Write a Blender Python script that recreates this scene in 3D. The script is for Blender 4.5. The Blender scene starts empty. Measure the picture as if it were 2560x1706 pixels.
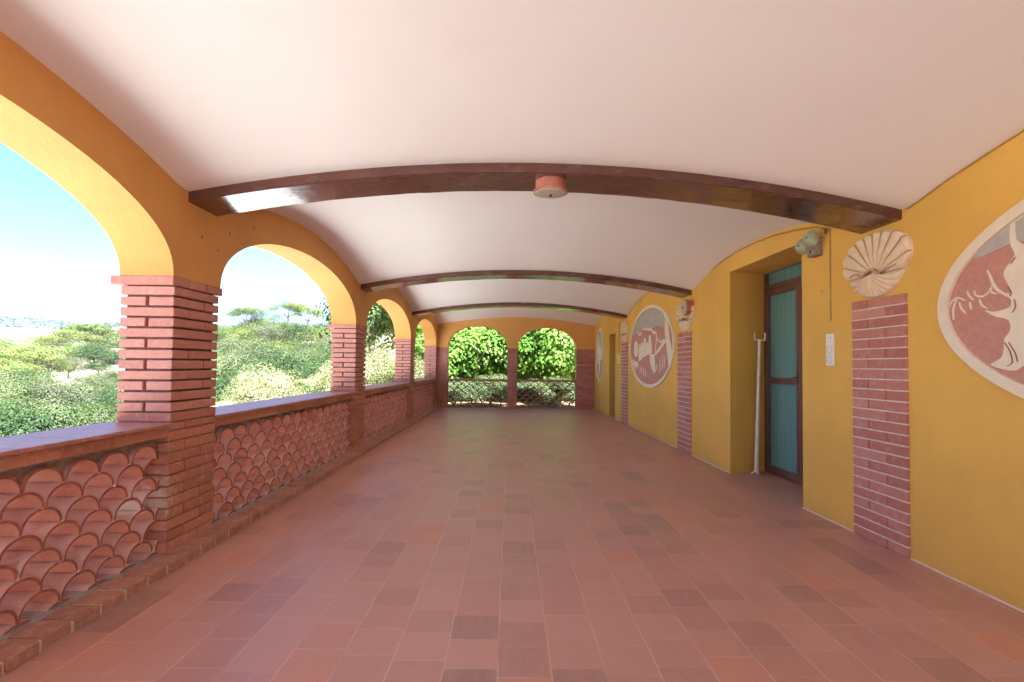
import bpy, bmesh, math, random
import numpy as np
from mathutils import Vector, Matrix
R = math.radians
sc = bpy.context.scene
C = sc.collection

# ------------------------------------------------------------------ camera
CAMZ = 1.07
FPX = 1338.6                      # focal length in pixels of a 2560 px wide frame
_y, _p, _r = 0.0025, 0.0324, 0.0115
fw = Vector((math.sin(_y)*math.cos(_p), math.cos(_y)*math.cos(_p), math.sin(_p)))
_ri = Vector((math.cos(_y), -math.sin(_y), 0)); _up = _ri.cross(fw)
ri = math.cos(_r)*_ri + math.sin(_r)*_up
up = -math.sin(_r)*_ri + math.cos(_r)*_up
cd = bpy.data.cameras.new("camera"); cam = bpy.data.objects.new("camera", cd); C.objects.link(cam)
cd.sensor_width = 36; cd.lens = FPX/2560*36; cd.shift_y = 17.0/2560
cd.clip_start = 0.05; cd.clip_end = 8000
cam.matrix_world = Matrix(((ri.x, up.x, -fw.x, 0), (ri.y, up.y, -fw.y, 0), (ri.z, up.z, -fw.z, CAMZ), (0, 0, 0, 1)))
sc.camera = cam

# ------------------------------------------------------------------ light
SUN_EL, SUN_AZ = R(60), R(152)    # azimuth measured from +Y (forward) clockwise: behind the camera, to its right
w = bpy.data.worlds.new("World"); sc.world = w; w.use_nodes = True
nt = w.node_tree; bg = nt.nodes["Background"]
sky = nt.nodes.new("ShaderNodeTexSky"); sky.sky_type = 'NISHITA'; sky.sun_disc = False
sky.sun_elevation = SUN_EL; sky.sun_rotation = SUN_AZ; sky.air_density = .6; sky.dust_density = .1; sky.ozone_density = 2.5
nt.links.new(sky.outputs[0], bg.inputs[0]); bg.inputs[1].default_value = 0.05
sd = bpy.data.lights.new("sun", 'SUN'); sd.energy = 5.0; sd.angle = R(0.5); sd.color = (1, .96, .90)
sun = bpy.data.objects.new("sun", sd); C.objects.link(sun)
sdir = Vector((math.sin(SUN_AZ)*math.cos(SUN_EL), math.cos(SUN_AZ)*math.cos(SUN_EL), math.sin(SUN_EL)))
sun.rotation_euler = sdir.to_track_quat('Z', 'Y').to_euler(); sun.location = (0, -10, 20)
sc.view_settings.view_transform = 'Standard'; sc.view_settings.look = 'None'
sc.view_settings.exposure = 3.17; sc.view_settings.gamma = 1
try:
    sc.view_settings.use_white_balance = True; sc.view_settings.white_balance_temperature = 5500; sc.view_settings.white_balance_tint = 6
except Exception: pass
try:
    sc.cycles.diffuse_bounces = 8; sc.cycles.max_bounces = 12; sc.cycles.use_fast_gi = False
except Exception: pass

# ------------------------------------------------------------------ helpers
def tag(o, label=None, cat=None, group=None, kind=None):
    if label: o['label'] = label
    if cat: o['category'] = cat
    if group: o['group'] = group
    if kind: o['kind'] = kind
    return o
def thing(name, loc, label, cat, group=None):
    o = bpy.data.objects.new(name, None); C.objects.link(o); o.location = loc; o.empty_display_size = .1
    return tag(o, label, cat, group)
def copy_tree(o, parent=None):
    c = o.copy(); C.objects.link(c)
    if parent: c.parent = parent; c.matrix_parent_inverse = o.matrix_parent_inverse
    for ch in [q for q in bpy.data.objects if q.parent == o]: copy_tree(ch, c)
    return c
class M:
    def __init__(s): s.v = []; s.f = []; s.mi = []
    def add(s, vs, fs, T=None):
        n = len(s.v); s.v += [tuple(T(*p)) if T else tuple(p) for p in vs]
        s.f += [tuple(i+n for i in f) for f in fs]; return s
    def box(s, x0, x1, y0, y1, z0, z1, T=None):
        return s.add([(x0,y0,z0),(x1,y0,z0),(x1,y1,z0),(x0,y1,z0),(x0,y0,z1),(x1,y0,z1),(x1,y1,z1),(x0,y1,z1)],
            [(0,3,2,1),(4,5,6,7),(0,1,5,4),(1,2,6,5),(2,3,7,6),(3,0,4,7)], T)
    def bbox(s, x0, x1, y0, y1, z0, z1, b=.004, T=None):      # box with chamfered edges
        bm = bmesh.new(); bmesh.ops.create_cube(bm, size=1)
        for v in bm.verts: v.co = ((x0+x1)/2+v.co.x*(x1-x0), (y0+y1)/2+v.co.y*(y1-y0), (z0+z1)/2+v.co.z*(z1-z0))
        bmesh.ops.bevel(bm, geom=bm.edges[:], offset=b, segments=1, affect='EDGES')
        bm.verts.index_update(); vs = [tuple(v.co) for v in bm.verts]; fs = [tuple(v.index for v in f.verts) for f in bm.faces]; bm.free()
        return s.add(vs, fs, T)
    def lathe(s, prof, c, ax, n=40, T=None):                 # prof: (r, h) along axis ax from point c
        ax = Vector(ax).normalized(); a = ax.orthogonal().normalized(); b = ax.cross(a); c = Vector(c); vs = []; fs = []
        for r, h in prof:
            for k in range(n):
                t = 2*math.pi*k/n; vs.append(c+ax*h+(a*math.cos(t)+b*math.sin(t))*r)
        for i in range(len(prof)-1):
            for k in range(n): fs.append((i*n+k, i*n+(k+1)%n, (i+1)*n+(k+1)%n, (i+1)*n+k))
        fs.append(tuple(range(n))[::-1]); fs.append(tuple((len(prof)-1)*n+k for k in range(n)))
        return s.add(vs, fs, T)
    def tube(s, pts, r, n=8):
        pts = [Vector(p) for p in pts]; vs = []; fs = []; prev = None
        for i, p in enumerate(pts):
            d = (pts[min(i+1, len(pts)-1)]-pts[max(i-1, 0)]).normalized()
            a = d.orthogonal().normalized() if prev is None else (prev-d*prev.dot(d)).normalized(); prev = a; b = d.cross(a)
            rr = r[i] if isinstance(r, (list, tuple)) else r
            for k in range(n):
                t = 2*math.pi*k/n; vs.append(p+(a*math.cos(t)+b*math.sin(t))*rr)
        for i in range(len(pts)-1):
            for k in range(n): fs.append((i*n+k, i*n+(k+1)%n, (i+1)*n+(k+1)%n, (i+1)*n+k))
        fs.append(tuple(range(n))[::-1]); fs.append(tuple((len(pts)-1)*n+k for k in range(n)))
        return s.add(vs, fs)
    def strip(s, prof, ztop, x0, x1, T=None):                # wall along Y with a profiled underside; prof: (y, zbottom)
        zt = ztop if callable(ztop) else (lambda y: ztop)
        vs = []; fs = []
        for y, z in prof: vs += [(x0,y,z),(x1,y,z),(x1,y,zt(y)),(x0,y,zt(y))]
        for i in range(len(prof)-1):
            a = 4*i; b = a+4
            fs += [(a,a+1,b+1,b),(a+1,a+2,b+2,b+1),(a+2,a+3,b+3,b+2),(a+3,a,b,b+3)]
        fs += [(0,3,2,1), tuple(4*(len(prof)-1)+k for k in (0,1,2,3))]
        return s.add(vs, fs, T)
    def poly(s, pts, h0, h1, T):                             # flat outline (u, v) with thickness h0..h1, triangulated
        bm = bmesh.new(); f = bm.faces.new([bm.verts.new((p[0], p[1], 0)) for p in pts])
        bm.normal_update(); bmesh.ops.triangulate(bm, faces=[f], ngon_method='EAR_CLIP'); bm.verts.index_update()
        n = len(pts); tri = [tuple(v.index for v in g.verts) for g in bm.faces]; bm.free()
        vs = [(p[0], p[1], h0) for p in pts]+[(p[0], p[1], h1) for p in pts]
        fs = [tuple(i+n for i in t) for t in tri]+[t[::-1] for t in tri]+[(i, (i+1)%n, (i+1)%n+n, i+n) for i in range(n)]
        return s.add(vs, fs, T)
    def ribbon(s, pts, w_, h0, h1, T):                       # tapering stroke in (u, v)
        P = smooth(pts, 5); L = []; Rr = []
        for i, p in enumerate(P):
            d = np.array(P[min(i+1, len(P)-1)])-np.array(P[max(i-1, 0)]); d = d/(np.linalg.norm(d)+1e-9)
            t = i/(len(P)-1); hw = w_*.5*(.25+.75*math.sin(math.pi*(.12+.8*t)))
            L.append((p[0]-d[1]*hw, p[1]+d[0]*hw)); Rr.append((p[0]+d[1]*hw, p[1]-d[0]*hw))
        return s.poly(L+Rr[::-1], h0, h1, T)
    def build(s, name, mat, parent=None, smooth_=False, mat2=None, split=0):
        me = bpy.data.meshes.new(name); me.from_pydata([tuple(v) for v in s.v], [], s.f); me.validate(clean_customdata=False)
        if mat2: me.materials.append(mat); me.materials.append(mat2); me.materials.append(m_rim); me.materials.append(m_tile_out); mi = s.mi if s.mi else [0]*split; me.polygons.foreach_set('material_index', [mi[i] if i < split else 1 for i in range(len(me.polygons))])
        bm = bmesh.new(); bm.from_mesh(me); bmesh.ops.recalc_face_normals(bm, faces=bm.faces[:]); bm.to_mesh(me); bm.free()
        if smooth_:
            me.polygons.foreach_set('use_smooth', [True]*len(me.polygons)); me.set_sharp_from_angle(angle=R(35))
        o = bpy.data.objects.new(name, me); C.objects.link(o)
        if not mat2: me.materials.append(mat)
        if parent:
            o.parent = parent; o.matrix_parent_inverse = Matrix.Translation(-Vector(parent.location)) if parent.parent is None else Matrix()
        return o
def smooth(pts, k=4, closed=False):                          # Catmull-Rom
    P = [np.array(p, float) for p in pts]; n = len(P); out = []
    rng = range(n if closed else n-1)
    for i in rng:
        g = (lambda j: P[j % n]) if closed else (lambda j: P[max(0, min(n-1, j))])
        a, b, c, d = g(i-1), g(i), g(i+1), g(i+2)
        for q in range(k):
            t = q/k; out.append(tuple(.5*((2*b)+(-a+c)*t+(2*a-5*b+4*c-d)*t*t+(-a+3*b-3*c+d)*t**3)))
    if not closed: out.append(tuple(P[-1]))
    return out

# node helper
class N:
    def __init__(s, name):
        s.m = bpy.data.materials.new(name); s.m.use_nodes = True; s.t = s.m.node_tree; s.b = s.t.nodes['Principled BSDF']
    def n(s, kind, **kw):
        o = s.t.nodes.new('ShaderNode'+kind)
        for k, v in kw.items():
            if k.startswith('i_'):
                key = k[2:]; key = int(key) if key.isdigit() else key.replace('_', ' ')
                s.set(o.inputs[key], v)
            else: setattr(o, k, v)
        return o
    def set(s, inp, v):
        if isinstance(v, bpy.types.NodeSocket): s.t.links.new(v, inp)
        elif isinstance(v, (tuple, list)) and len(v) == 3 and inp.type == 'RGBA': inp.default_value = (*v, 1)
        else: inp.default_value = v
    def obj(s): return s.n('TexCoord').outputs['Object']
    def geo(s): return s.n('NewGeometry')
    def noise(s, vec, scale, detail=4, rough=.55, col=False):
        o = s.n('TexNoise', i_Vector=vec, i_Scale=scale, i_Detail=detail, i_Roughness=rough); return o.outputs['Color' if col else 'Fac']
    def map(s, vec, scale=(1,1,1), loc=(0,0,0), rot=(0,0,0)):
        return s.n('Mapping', i_Vector=vec, i_Scale=scale, i_Location=loc, i_Rotation=rot).outputs[0]
    def ramp(s, fac, stops):
        o = s.n('ValToRGB', i_Fac=fac); e = o.color_ramp.elements
        while len(e) < len(stops): e.new(.5)
        for el, (p, c) in zip(e, stops): el.position = p; el.color = (*c, 1) if len(c) == 3 else c
        return o.outputs[0]
    def rng(s, v, a, b, c, d): return s.n('MapRange', i_0=v, i_1=a, i_2=b, i_3=c, i_4=d).outputs[0]
    def math(s, op, a, b=0, c=0):
        o = s.n('Math', operation=op); s.set(o.inputs[0], a); s.set(o.inputs[1], b); s.set(o.inputs[2], c); return o.outputs[0]
    def mix(s, f, a, b, mode='MIX'):
        o = s.n('Mix', data_type='RGBA', blend_type=mode); s.set(o.inputs[0], f); s.set(o.inputs[6], a); s.set(o.inputs[7], b); return o.outputs[2]
    def bump(s, h, strength=.3, dist=.01, nrm=None):
        o = s.n('Bump', i_Height=h, i_Strength=strength, i_Distance=dist)
        if nrm: s.set(o.inputs['Normal'], nrm)
        return o.outputs[0]
    def out(s, col=None, rough=None, nrm=None, **kw):
        if col is not None: s.set(s.b.inputs['Base Color'], col)
        if rough is not None: s.set(s.b.inputs['Roughness'], rough)
        if nrm is not None: s.set(s.b.inputs['Normal'], nrm)
        for k, v in kw.items(): s.set(s.b.inputs[k.replace('_', ' ')], v)
        return s.m

def mat_plain(name, col, rough=.6, var=.12, scale=12, bump=.15, dist=.003, **kw):
    n = N(name); v = n.obj(); f = n.noise(v, scale, 5)
    a = tuple(c*(1-var) for c in col); b = tuple(min(1, c*(1+var)) for c in col)
    return n.out(n.ramp(f, [(.3, a), (.7, b)]), rough, n.bump(n.noise(v, scale*6, 3), bump, dist), **kw)

def mat_stucco(name, col, spots=()):
    n = N(name); v = n.geo().outputs['Position']
    big = n.noise(v, 1.3, 4); mid = n.noise(v, 7, 5)
    c = n.mix(n.rng(big, .3, .7, 0, 1), tuple(x*.90 for x in col), tuple(min(1, x*1.08) for x in col))
    c = n.mix(n.rng(mid, .35, .75, 0, .10), c, (min(1, col[0]*1.15), col[1]*1.25, col[2]*1.7))
    streak = n.noise(n.map(v, (3, 3, .5)), 3, 4)
    c = n.mix(n.rng(streak, .55, .8, 0, .10), c, tuple(x*.7 for x in col))
    for (p, r, dark) in spots:
        d = n.n('VectorMath', operation='DISTANCE', i_0=n.map(v, (1, 1, 1)), i_1=p).outputs['Value']
        d = n.math('ADD', d, n.rng(n.noise(v, 60, 3), 0, 1, -r*.8, r*.8))
        c = n.mix(n.rng(d, r*.6, r, 1, 0), c, dark)
    zz = n.n('SeparateXYZ', i_0=v).outputs[2]
    dn = n.math('ADD', zz, n.rng(n.noise(v, 9, 5, .7), 0, 1, -.10, .10))
    c = n.mix(n.rng(dn, 0, .10, .30, 0), c, tuple(x*.62+.03 for x in col))
    sc_ = n.noise(n.map(v, (1, 1, 2.2)), 11, 7, .75); c = n.mix(n.rng(sc_, .66, .74, 0, .28), c, tuple(x*.72+.02 for x in col))
    g = n.noise(v, 160, 2); g2 = n.noise(v, 24, 4)
    h = n.math('ADD', n.math('MULTIPLY', g, .5), g2)
    return n.out(c, .82, n.bump(h, .6, .005))
YEL = (.68, .345, .085)
m_yel = mat_stucco('ochre_plaster', YEL, [((-1.82, 3.756, 2.017), .014, (.2, .12, .04)), ((-1.82, 3.43, 1.899), .013, (.2, .12, .04)), ((-1.82, 3.13, 1.80), .012, (.25, .14, .05)), ((-1.82, 3.3, 1.76), .010, (.25, .14, .05))])
m_yel_r = mat_stucco('mustard_plaster', (.74, .44, .078), [((2.263, 3.88, 1.63), .010, (.25, .14, .03)), ((2.22, 6.0, 1.80), .010, (.25, .14, .03)), ((2.226, 5.9, 1.72), .009, (.25, .14, .03))])

def m_ceiling():
    n = N('pink_white_plaster'); v = n.geo().outputs['Position']
    f = n.noise(v, .9, 4); c = n.ramp(f, [(.3, (.84, .80, .745)), (.7, (.87, .84, .785))])
    fl = n.noise(n.map(v, (1, .25, 1)), 30, 4)
    d = n.n('VectorMath', operation='DISTANCE', i_0=v, i_1=(-.86, 3.9, 2.35)).outputs['Value']
    d = n.math('ADD', d, n.rng(n.noise(v, 50, 3), 0, 1, -.05, .05))
    c = n.mix(n.rng(d, .005, .03, .5, 0), c, (.5, .38, .2))
    c = n.mix(n.rng(n.noise(n.map(v, (1, 2.5, 1)), 2.4, 6, .7), .6, .78, 0, .16), c, (.66, .58, .50))
    return n.out(c, .8, n.bump(n.math('ADD', n.noise(v, 5, 4), n.math('MULTIPLY', fl, .25)), .20, .008))
m_ceil = m_ceiling()

def mat_brick(name, ramp, dust=(.62, .48, .42), dustamt=.35, rough=.75, marks=False, lime=None):
    n = N(name); g = n.geo(); v = g.outputs['Position']
    c = n.ramp(g.outputs['Random Per Island'], ramp)
    c = n.mix(n.rng(n.noise(v, 22, 6, .65), .5, .8, 0, dustamt), c, dust)
    c = n.mix(n.rng(n.noise(v, 60, 4, .6), .25, .5, .35, 0), c, tuple(x*.55 for x in ramp[0][1]))
    if marks:   # lime stains by the broken lattice corner
        d = n.n('VectorMath', operation='DISTANCE', i_0=v, i_1=(-1.9, 2.86, .36)).outputs['Value']
        d = n.math('ADD', d, n.rng(n.noise(v, 30, 5, .7), 0, 1, -.16, .16))
        c = n.mix(n.rng(d, .07, .13, .6, 0), c, (.62, .55, .50))
    if lime:
        d = n.n('VectorMath', operation='DISTANCE', i_0=v, i_1=lime).outputs['Value']
        d = n.math('ADD', d, n.rng(n.noise(v, 35, 5, .7), 0, 1, -.06, .06))
        c = n.mix(n.rng(d, .06, .10, .85, 0), c, (.78, .72, .66))
    return n.out(c, rough, n.bump(n.math('ADD', n.noise(v, 90, 4), n.noise(v, 18, 3)), .45, .004))
RB = [(0, (.46, .19, .135)), (.35, (.55, .245, .18)), (.7, (.50, .215, .155)), (1, (.60, .28, .21))]
m_brick = mat_brick('red_brick', RB, marks=True)
m_brick_old = mat_brick('worn_red_brick', [(0, (.38, .145, .08)), (.4, (.50, .21, .125)), (.75, (.44, .17, .10)), (1, (.58, .27, .18))], marks=True, dustamt=.5)
m_brick_pink = mat_brick('pinkish_brick', [(0, (.43, .16, .11)), (.4, (.54, .225, .165)), (.7, (.42, .14, .095)), (1, (.60, .28, .215))], dust=(.62, .45, .43), dustamt=.5)
m_mortar = mat_plain('dark_mortar', (.20, .11, .08), .95, .25, 30, .6, .006)
m_mortar_pale = mat_plain('pale_mortar', (.76, .64, .58), .95, .15, 30, .5, .004)
m_mortar_grey = mat_plain('grey_mortar', (.36, .31, .28), .95, .25, 25, .7, .006)
m_kerb = mat_brick('kerb_brick', [(0, (.38, .17, .11)), (.5, (.46, .22, .15)), (1, (.34, .17, .12))], dust=(.60, .46, .37), dustamt=.85)
m_cap = mat_plain('terracotta_coping', (.44, .22, .19), .42, .2, 14, .3, .003)
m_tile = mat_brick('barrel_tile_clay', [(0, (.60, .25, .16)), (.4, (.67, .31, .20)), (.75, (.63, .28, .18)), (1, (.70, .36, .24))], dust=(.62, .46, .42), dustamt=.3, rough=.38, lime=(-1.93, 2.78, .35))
m_tile_out = mat_brick('tile_back_sky_sheen', [(0, (.52, .32, .29)), (.5, (.60, .38, .34)), (1, (.66, .44, .40))], dust=(.64, .52, .50), dustamt=.4, rough=.36, lime=(-1.93, 2.78, .33))  # mauve sky sheen painted into the colour of the outer tile faces
m_rim = mat_plain('dark_tile_mouth', (.35, .125, .08), .7, .25, 20, .3, .002)  # end faces of each tile take a darker clay colour
def m_beam_():
    n = N('glossy_brown_paint'); v = n.geo().outputs['Position']
    st = n.noise(n.map(v, (1.2, 26, 26)), 1.6, 5, .6)
    c = n.ramp(n.noise(v, 5, 5), [(.3, (.085, .030, .020)), (.7, (.135, .050, .034))])
    c = n.mix(n.rng(n.noise(v, 16, 6, .7), .62, .74, 0, .45), c, (.24, .12, .09))
    r = n.rng(n.noise(n.map(v, (1, 3, 3)), 5, 5, .6), .3, .7, .12, .34)
    return n.out(c, r, n.bump(n.math('ADD', n.math('MULTIPLY', st, .8), n.noise(v, 9, 4)), .40, .006), Coat_Weight=.45, Coat_Roughness=.07)
m_beam = m_beam_()
m_sand = mat_plain('sand_stone_relief', (.78, .62, .42), .8, .08, 20, .5, .003)
m_cream = mat_plain('cream_relief', (.80, .69, .53), .8, .06, 14, .4, .003)
m_rose = mat_plain('rose_relief_ground', (.54, .26, .20), .9, .10, 35, .7, .003)
m_greyblue = mat_plain('grey_relief_sky', (.47, .44, .40), .9, .14, 12, .5, .003)
m_line = mat_plain('carved_brown_line', (.33, .17, .12), .9, .1, 30)
m_frame = mat_plain('brown_aluminium', (.13, .062, .045), .35, .2, 8, .1, .002)
m_white = mat_plain('white_plastic', (.78, .76, .72), .4, .04, 20, .05, .001)
m_grey = mat_plain('grey_print', (.42, .42, .40), .5, .04, 20, .05, .001)
m_pole = mat_plain('white_painted_wood', (.76, .66, .52), .5, .10, 10, .3, .002)
m_lampred = mat_plain('faded_red_paint', (.44, .16, .11), .5, .22, 25, .3, .002)
m_lampface = mat_plain('dull_opal_cover', (.50, .44, .33), .35, .12, 12, .1, .001)
m_dark = mat_plain('dark_metal', (.05, .035, .03), .5, .2, 20)
m_bell = mat_plain('pale_green_paint', (.36, .38, .26), .4, .2, 30, .3, .002)
m_bellbox = mat_plain('grimy_grey_box', (.27, .22, .17), .6, .4, 30, .4, .003)
m_cable = mat_plain('ochre_painted_cable', (.40, .24, .05), .7, .2, 20)

def mat_teal():
    n = N('teal_curtain_glass'); v = n.geo().outputs['Position']
    f = n.noise(n.map(v, (1, 14, .25)), 3, 4)
    c = n.ramp(f, [(.3, (.11, .25, .25)), (.7, (.16, .33, .325))])
    return n.out(c, .12, None, Specular_IOR_Level=.5)
m_teal = mat_teal()

def mat_floor():
    n = N('terracotta_floor_tiles'); p = n.geo().outputs['Position']
    s_ = n.n('SeparateXYZ', i_0=p); x, y = s_.outputs[0], s_.outputs[1]
    wob = n.rng(n.noise(p, 3, 2), 0, 1, -.006, .006)
    u = n.math('DIVIDE', n.math('ADD', n.math('ADD', x, .034), wob), .190)
    ci = n.math('FLOOR', u)
    off = n.n('TexWhiteNoise', noise_dimensions='1D'); n.set(off.inputs['W'], ci)
    vv = n.math('ADD', n.math('DIVIDE', n.math('ADD', y, wob), .202), n.math('MULTIPLY', off.outputs['Value'], 3))
    rj = n.math('FLOOR', vv)
    fu = n.math('SUBTRACT', u, ci); fv = n.math('SUBTRACT', vv, rj)
    idv = n.n('CombineXYZ', i_0=ci, i_1=rj)
    wn = n.n('TexWhiteNoise', noise_dimensions='2D', i_Vector=idv.outputs[0])
    # patches of darker tiles: low-frequency noise sampled per tile
    patch = n.noise(n.map(idv.outputs[0], (1.0, .35, 1)), .55, 2)
    val = n.math('ADD', n.math('MULTIPLY', wn.outputs['Value'], .72), n.rng(patch, .35, .65, -.16, .42))
    c = n.ramp(val, [(.0, (.31, .165, .15)), (.12, (.37, .185, .165)), (.28, (.46, .225, .19)), (.5, (.51, .26, .215)), (.72, (.54, .29, .245)), (.88, (.54, .26, .19)), (1, (.58, .24, .15))])
    fine = n.noise(p, 18, 6, .65)
    c = n.mix(n.rng(fine, .3, .75, 0, .35), c, (.56, .34, .30))
    c = n.mix(n.rng(n.noise(p, 2.2, 5, .6), .5, .75, 0, .3), c, (.50, .31, .28))
    c = n.mix(n.rng(n.noise(p, 70, 3), .25, .42, .3, 0), c, (.20, .07, .05))
    def edge(f, wd):
        d = n.math('MINIMUM', f, n.math('SUBTRACT', 1.0, f)); return n.rng(d, wd*.45, wd, 1, 0)
    # long joints show almost everywhere, cross joints come and go
    fade = n.rng(n.noise(p, 5, 3), .40, .62, .12, 1)
    eu = n.math('MULTIPLY', edge(fu, .020), n.rng(n.noise(p, 4.1, 3), .36, .55, .25, 1))
    ev = n.math('MULTIPLY', edge(fv, .016), fade)
    # drag marks of the hand-made clay inside each tile, direction differs from tile to tile
    br = n.noise(n.n('VectorMath', operation='ADD', i_0=n.map(p, (38, 7, 1)), i_1=n.n('VectorMath', operation='SCALE', i_0=idv.outputs[0], i_Scale=3.7).outputs[0]).outputs[0], 1.0, 5, .65)
    c = n.mix(n.rng(br, .42, .72, 0, .42), c, (.47, .33, .32))
    # scuffed lighter walking wear and dull stains
    c = n.mix(n.rng(n.noise(n.map(p, (1.6, .5, 1)), 1.1, 6, .7), .5, .72, 0, .28), c, (.60, .40, .36))
    c = n.mix(n.rng(n.noise(p, 9, 6, .75), .64, .72, 0, .35), c, (.27, .13, .10))
    g = n.math('MAXIMUM', eu, ev)
    c = n.mix(n.math('MULTIPLY', g, .75), c, (.68, .48, .42))
    rough = n.math('ADD', n.rng(fine, .3, .7, .34, .50), n.math('MULTIPLY', g, .25))
    rough = n.math('ADD', rough, n.rng(wn.outputs['Value'], 0, 1, -.05, .05))
    h = n.math('SUBTRACT', n.math('MULTIPLY', n.noise(p, 14, 4), .5), g)
    tilt = n.rng(wn.outputs['Value'], 0, 1, 0, .5)
    return n.out(c, rough, n.bump(n.math('ADD', h, n.math('MULTIPLY', tilt, fu)), .25, .003), Specular_IOR_Level=.55, Coat_Weight=.2, Coat_Roughness=.38)
m_floor = mat_floor()

# ------------------------------------------------------------------ geometry constants
K = 0.0269                                   # the bays run slightly askew
XL, XLO = -1.82, -2.11                       # inner and outer face of the arcade
YB = [-.40, 3.054, 6.511, 9.890]             # beams
PIL = [-4.02, -.563, 2.887, 6.296, 9.764, 13.10]   # near faces of the arcade pillars
BAYS = [-3.86, -.355, 3.10, 6.556, 9.935, 13.312]
YE = 13.312
def xw(y): return 2.33-.0171*y               # house wall face
def PW(y, z, n=0): return (xw(y)-n, y, z)
def TW(x, y, z): return (xw(y)-x, y, z)      # (distance from wall, y, z)
def A(x): return 2.02+.22*(1-((x-.22)/2.06)**2)-.004*(x+1.82)
def Bz(y):                                   # rise of the vault inside each bay, y in unskewed gallery coordinates
    for a, b in zip(BAYS[:-1], BAYS[1:]):
        if a <= y <= b:
            a2 = a+.13 if a > -3 else a; b2 = b-.13 if b < 13 else b+.05
            t = (y-(a2+b2)/2)/((b2-a2)/2); return .235*max(0, 1-t*t)
    return 0

# ------------------------------------------------------------------ the setting: floor, terrace, ceiling
fl = M(); fl.add([(-2.15, -4.2, 0), (2.8, -4.2, 0), (2.8, 13.62, 0), (-2.15, 13.62, 0)], [(0, 1, 2, 3)])
tag(fl.build('floor', m_floor), kind='structure')
tag(M().box(-2.16, 4.0, -4.3, 13.66, -6, -.006).build('terrace', mat_plain('terrace_render', (.55, .36, .14), .9)), kind='structure')

ce = M(); nx, ny = 48, 40; rows = []
ys = []
for a, b in zip(BAYS[:-1], BAYS[1:]): ys += [a+(b-a)*i/ny for i in range(ny)]
ys.append(BAYS[-1]+.1)
vs = []; fs = []
for y in ys:
    for i in range(nx+1):
        x0, x1 = XL-.03, xw(y)+.03; x = x0+(x1-x0)*i/nx
        vs.append((x, y+K*x, A(x)+Bz(min(y, YE))))
for j in range(len(ys)-1):
    for i in range(nx): a = j*(nx+1)+i; fs.append((a, a+1, a+nx+2, a+nx+1))
ce.add(vs, fs)
tag(ce.build('ceiling', m_ceil, smooth_=True), kind='structure')
tag(M().box(-2.45, 3.7, -4.4, 13.95, 2.70, 2.86).build('roof_slab', mat_plain('roof_render', (.5, .36, .2), .9)), 'flat rendered roof slab over the long vaulted gallery', 'roof')

# ------------------------------------------------------------------ arcade wall on the left
def ellipse_prof(y0, y1, z0, rise, n=40):
    c, a = (y0+y1)/2, (y1-y0)/2
    return [(c-a*math.cos(math.pi*i/n), z0+rise*math.sin(math.pi*i/n)**.92) for i in range(n+1)]
prof = []
for i in range(5):
    a, b = PIL[i]+.455, PIL[i+1]-.012
    prof += [(PIL[i]-.01 if i else -4.2, 1.53)] if i == 0 else []
    prof += ellipse_prof(a, b, 1.53, .505)
prof += [(13.64, 1.53)]
o = M().strip(prof, 2.69, XLO, XL).build('arcade_wall', m_yel, smooth_=True)
tag(o, 'ochre plastered arcade wall with wide round arches open to the garden', 'wall')

# ------------------------------------------------------------------ brick courses
def courses(m, x0, x1, y0, y1, z0, z1, pitch, jt=.010, rev=0, seed=1, b=.003, jit=.0015, bh=None):
    """bond of 29 cm stretchers and 14 cm headers on a 29 x 44 cm pillar, every brick its own island"""
    rnd = random.Random(seed); k = 0; z = z0; sx = (x1-x0); sy = (y1-y0)
    while z < z1-.01:
        za, zb = z, min(z+pitch-jt, z1)
        g = .008
        if (k+rev) % 2 == 0:   # full stretcher across the near face, then two bricks running in depth
            parts = [(x0, x1, y0, y0+sy*.32), (x0, x0+sx/2-g/2, y0+sy*.32+g, y1), (x0+sx/2+g/2, x1, y0+sy*.32+g, y1)]
        else:
            parts = [(x0, x0+sx/2-g, y0, y1-sy*.32-g), (x0+sx/2+g, x1, y0, y1-sy*.32-g), (x0, x1, y1-sy*.32, y1)]
        for (a, b_, c, d) in parts:
            j = lambda: rnd.uniform(-jit, jit)
            m.bbox(a+j(), b_+j(), c+j(), d+j(), za+j()*.5, zb+j()*.5, b)
        z += pitch; k += 1
    return m
PITCH = .0592
def pillar(y, label, seed, near_face_old=True):
    t = thing('brick_pillar', (-1.965, y+.22, 0), label, 'pillar', 'brick pillars of the arcade')
    sh = courses(M(), XLO, XL, y, y+.44, .800, 1.474, (1.474-.800+.012)/12, .0115, rev=1, seed=seed)
    o = M(); o.v, o.f = sh.v, sh.f; o.build('shaft', m_brick, t)
    M().box(XLO+.022, XL-.022, y+.022, y+.418, .74, 1.50).build('mortar_core', m_mortar, t)
    cp = M()
    cp.bbox(XLO-.048, XL+.002, y-.016, y+.135, 1.482, 1.529, .003); cp.bbox(XLO-.048, XLO+.14, y+.14, y+.478, 1.482, 1.529, .003)
    cp.bbox(XLO+.145, XL+.002, y+.14, y+.30, 1.482, 1.529, .003); cp.bbox(XLO+.145, XL+.002, y+.305, y+.478, 1.482, 1.529, .003)
    cp.build('capital', m_brick, t)
    ba = courses(M(), XLO, XL-.002, y-.004, y+.442, .048, .735, PITCH, .009, rev=1, seed=seed+5, jit=.003)
    ba.build('base', m_brick_old, t)
    M().box(XLO+.006, XL-.010, y+.006, y+.434, -.004, .742).build('base_mortar', mat_base_mortar, t)
    M().bbox(XLO, XL+.001, y-.002, y+.441, .744, .792, .003).build('base_slab', m_brick_pink, t)
    return t
mat_base_mortar = mat_plain('brown_mortar', (.33, .19, .12), .95, .3, 25, .6, .006)
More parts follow.
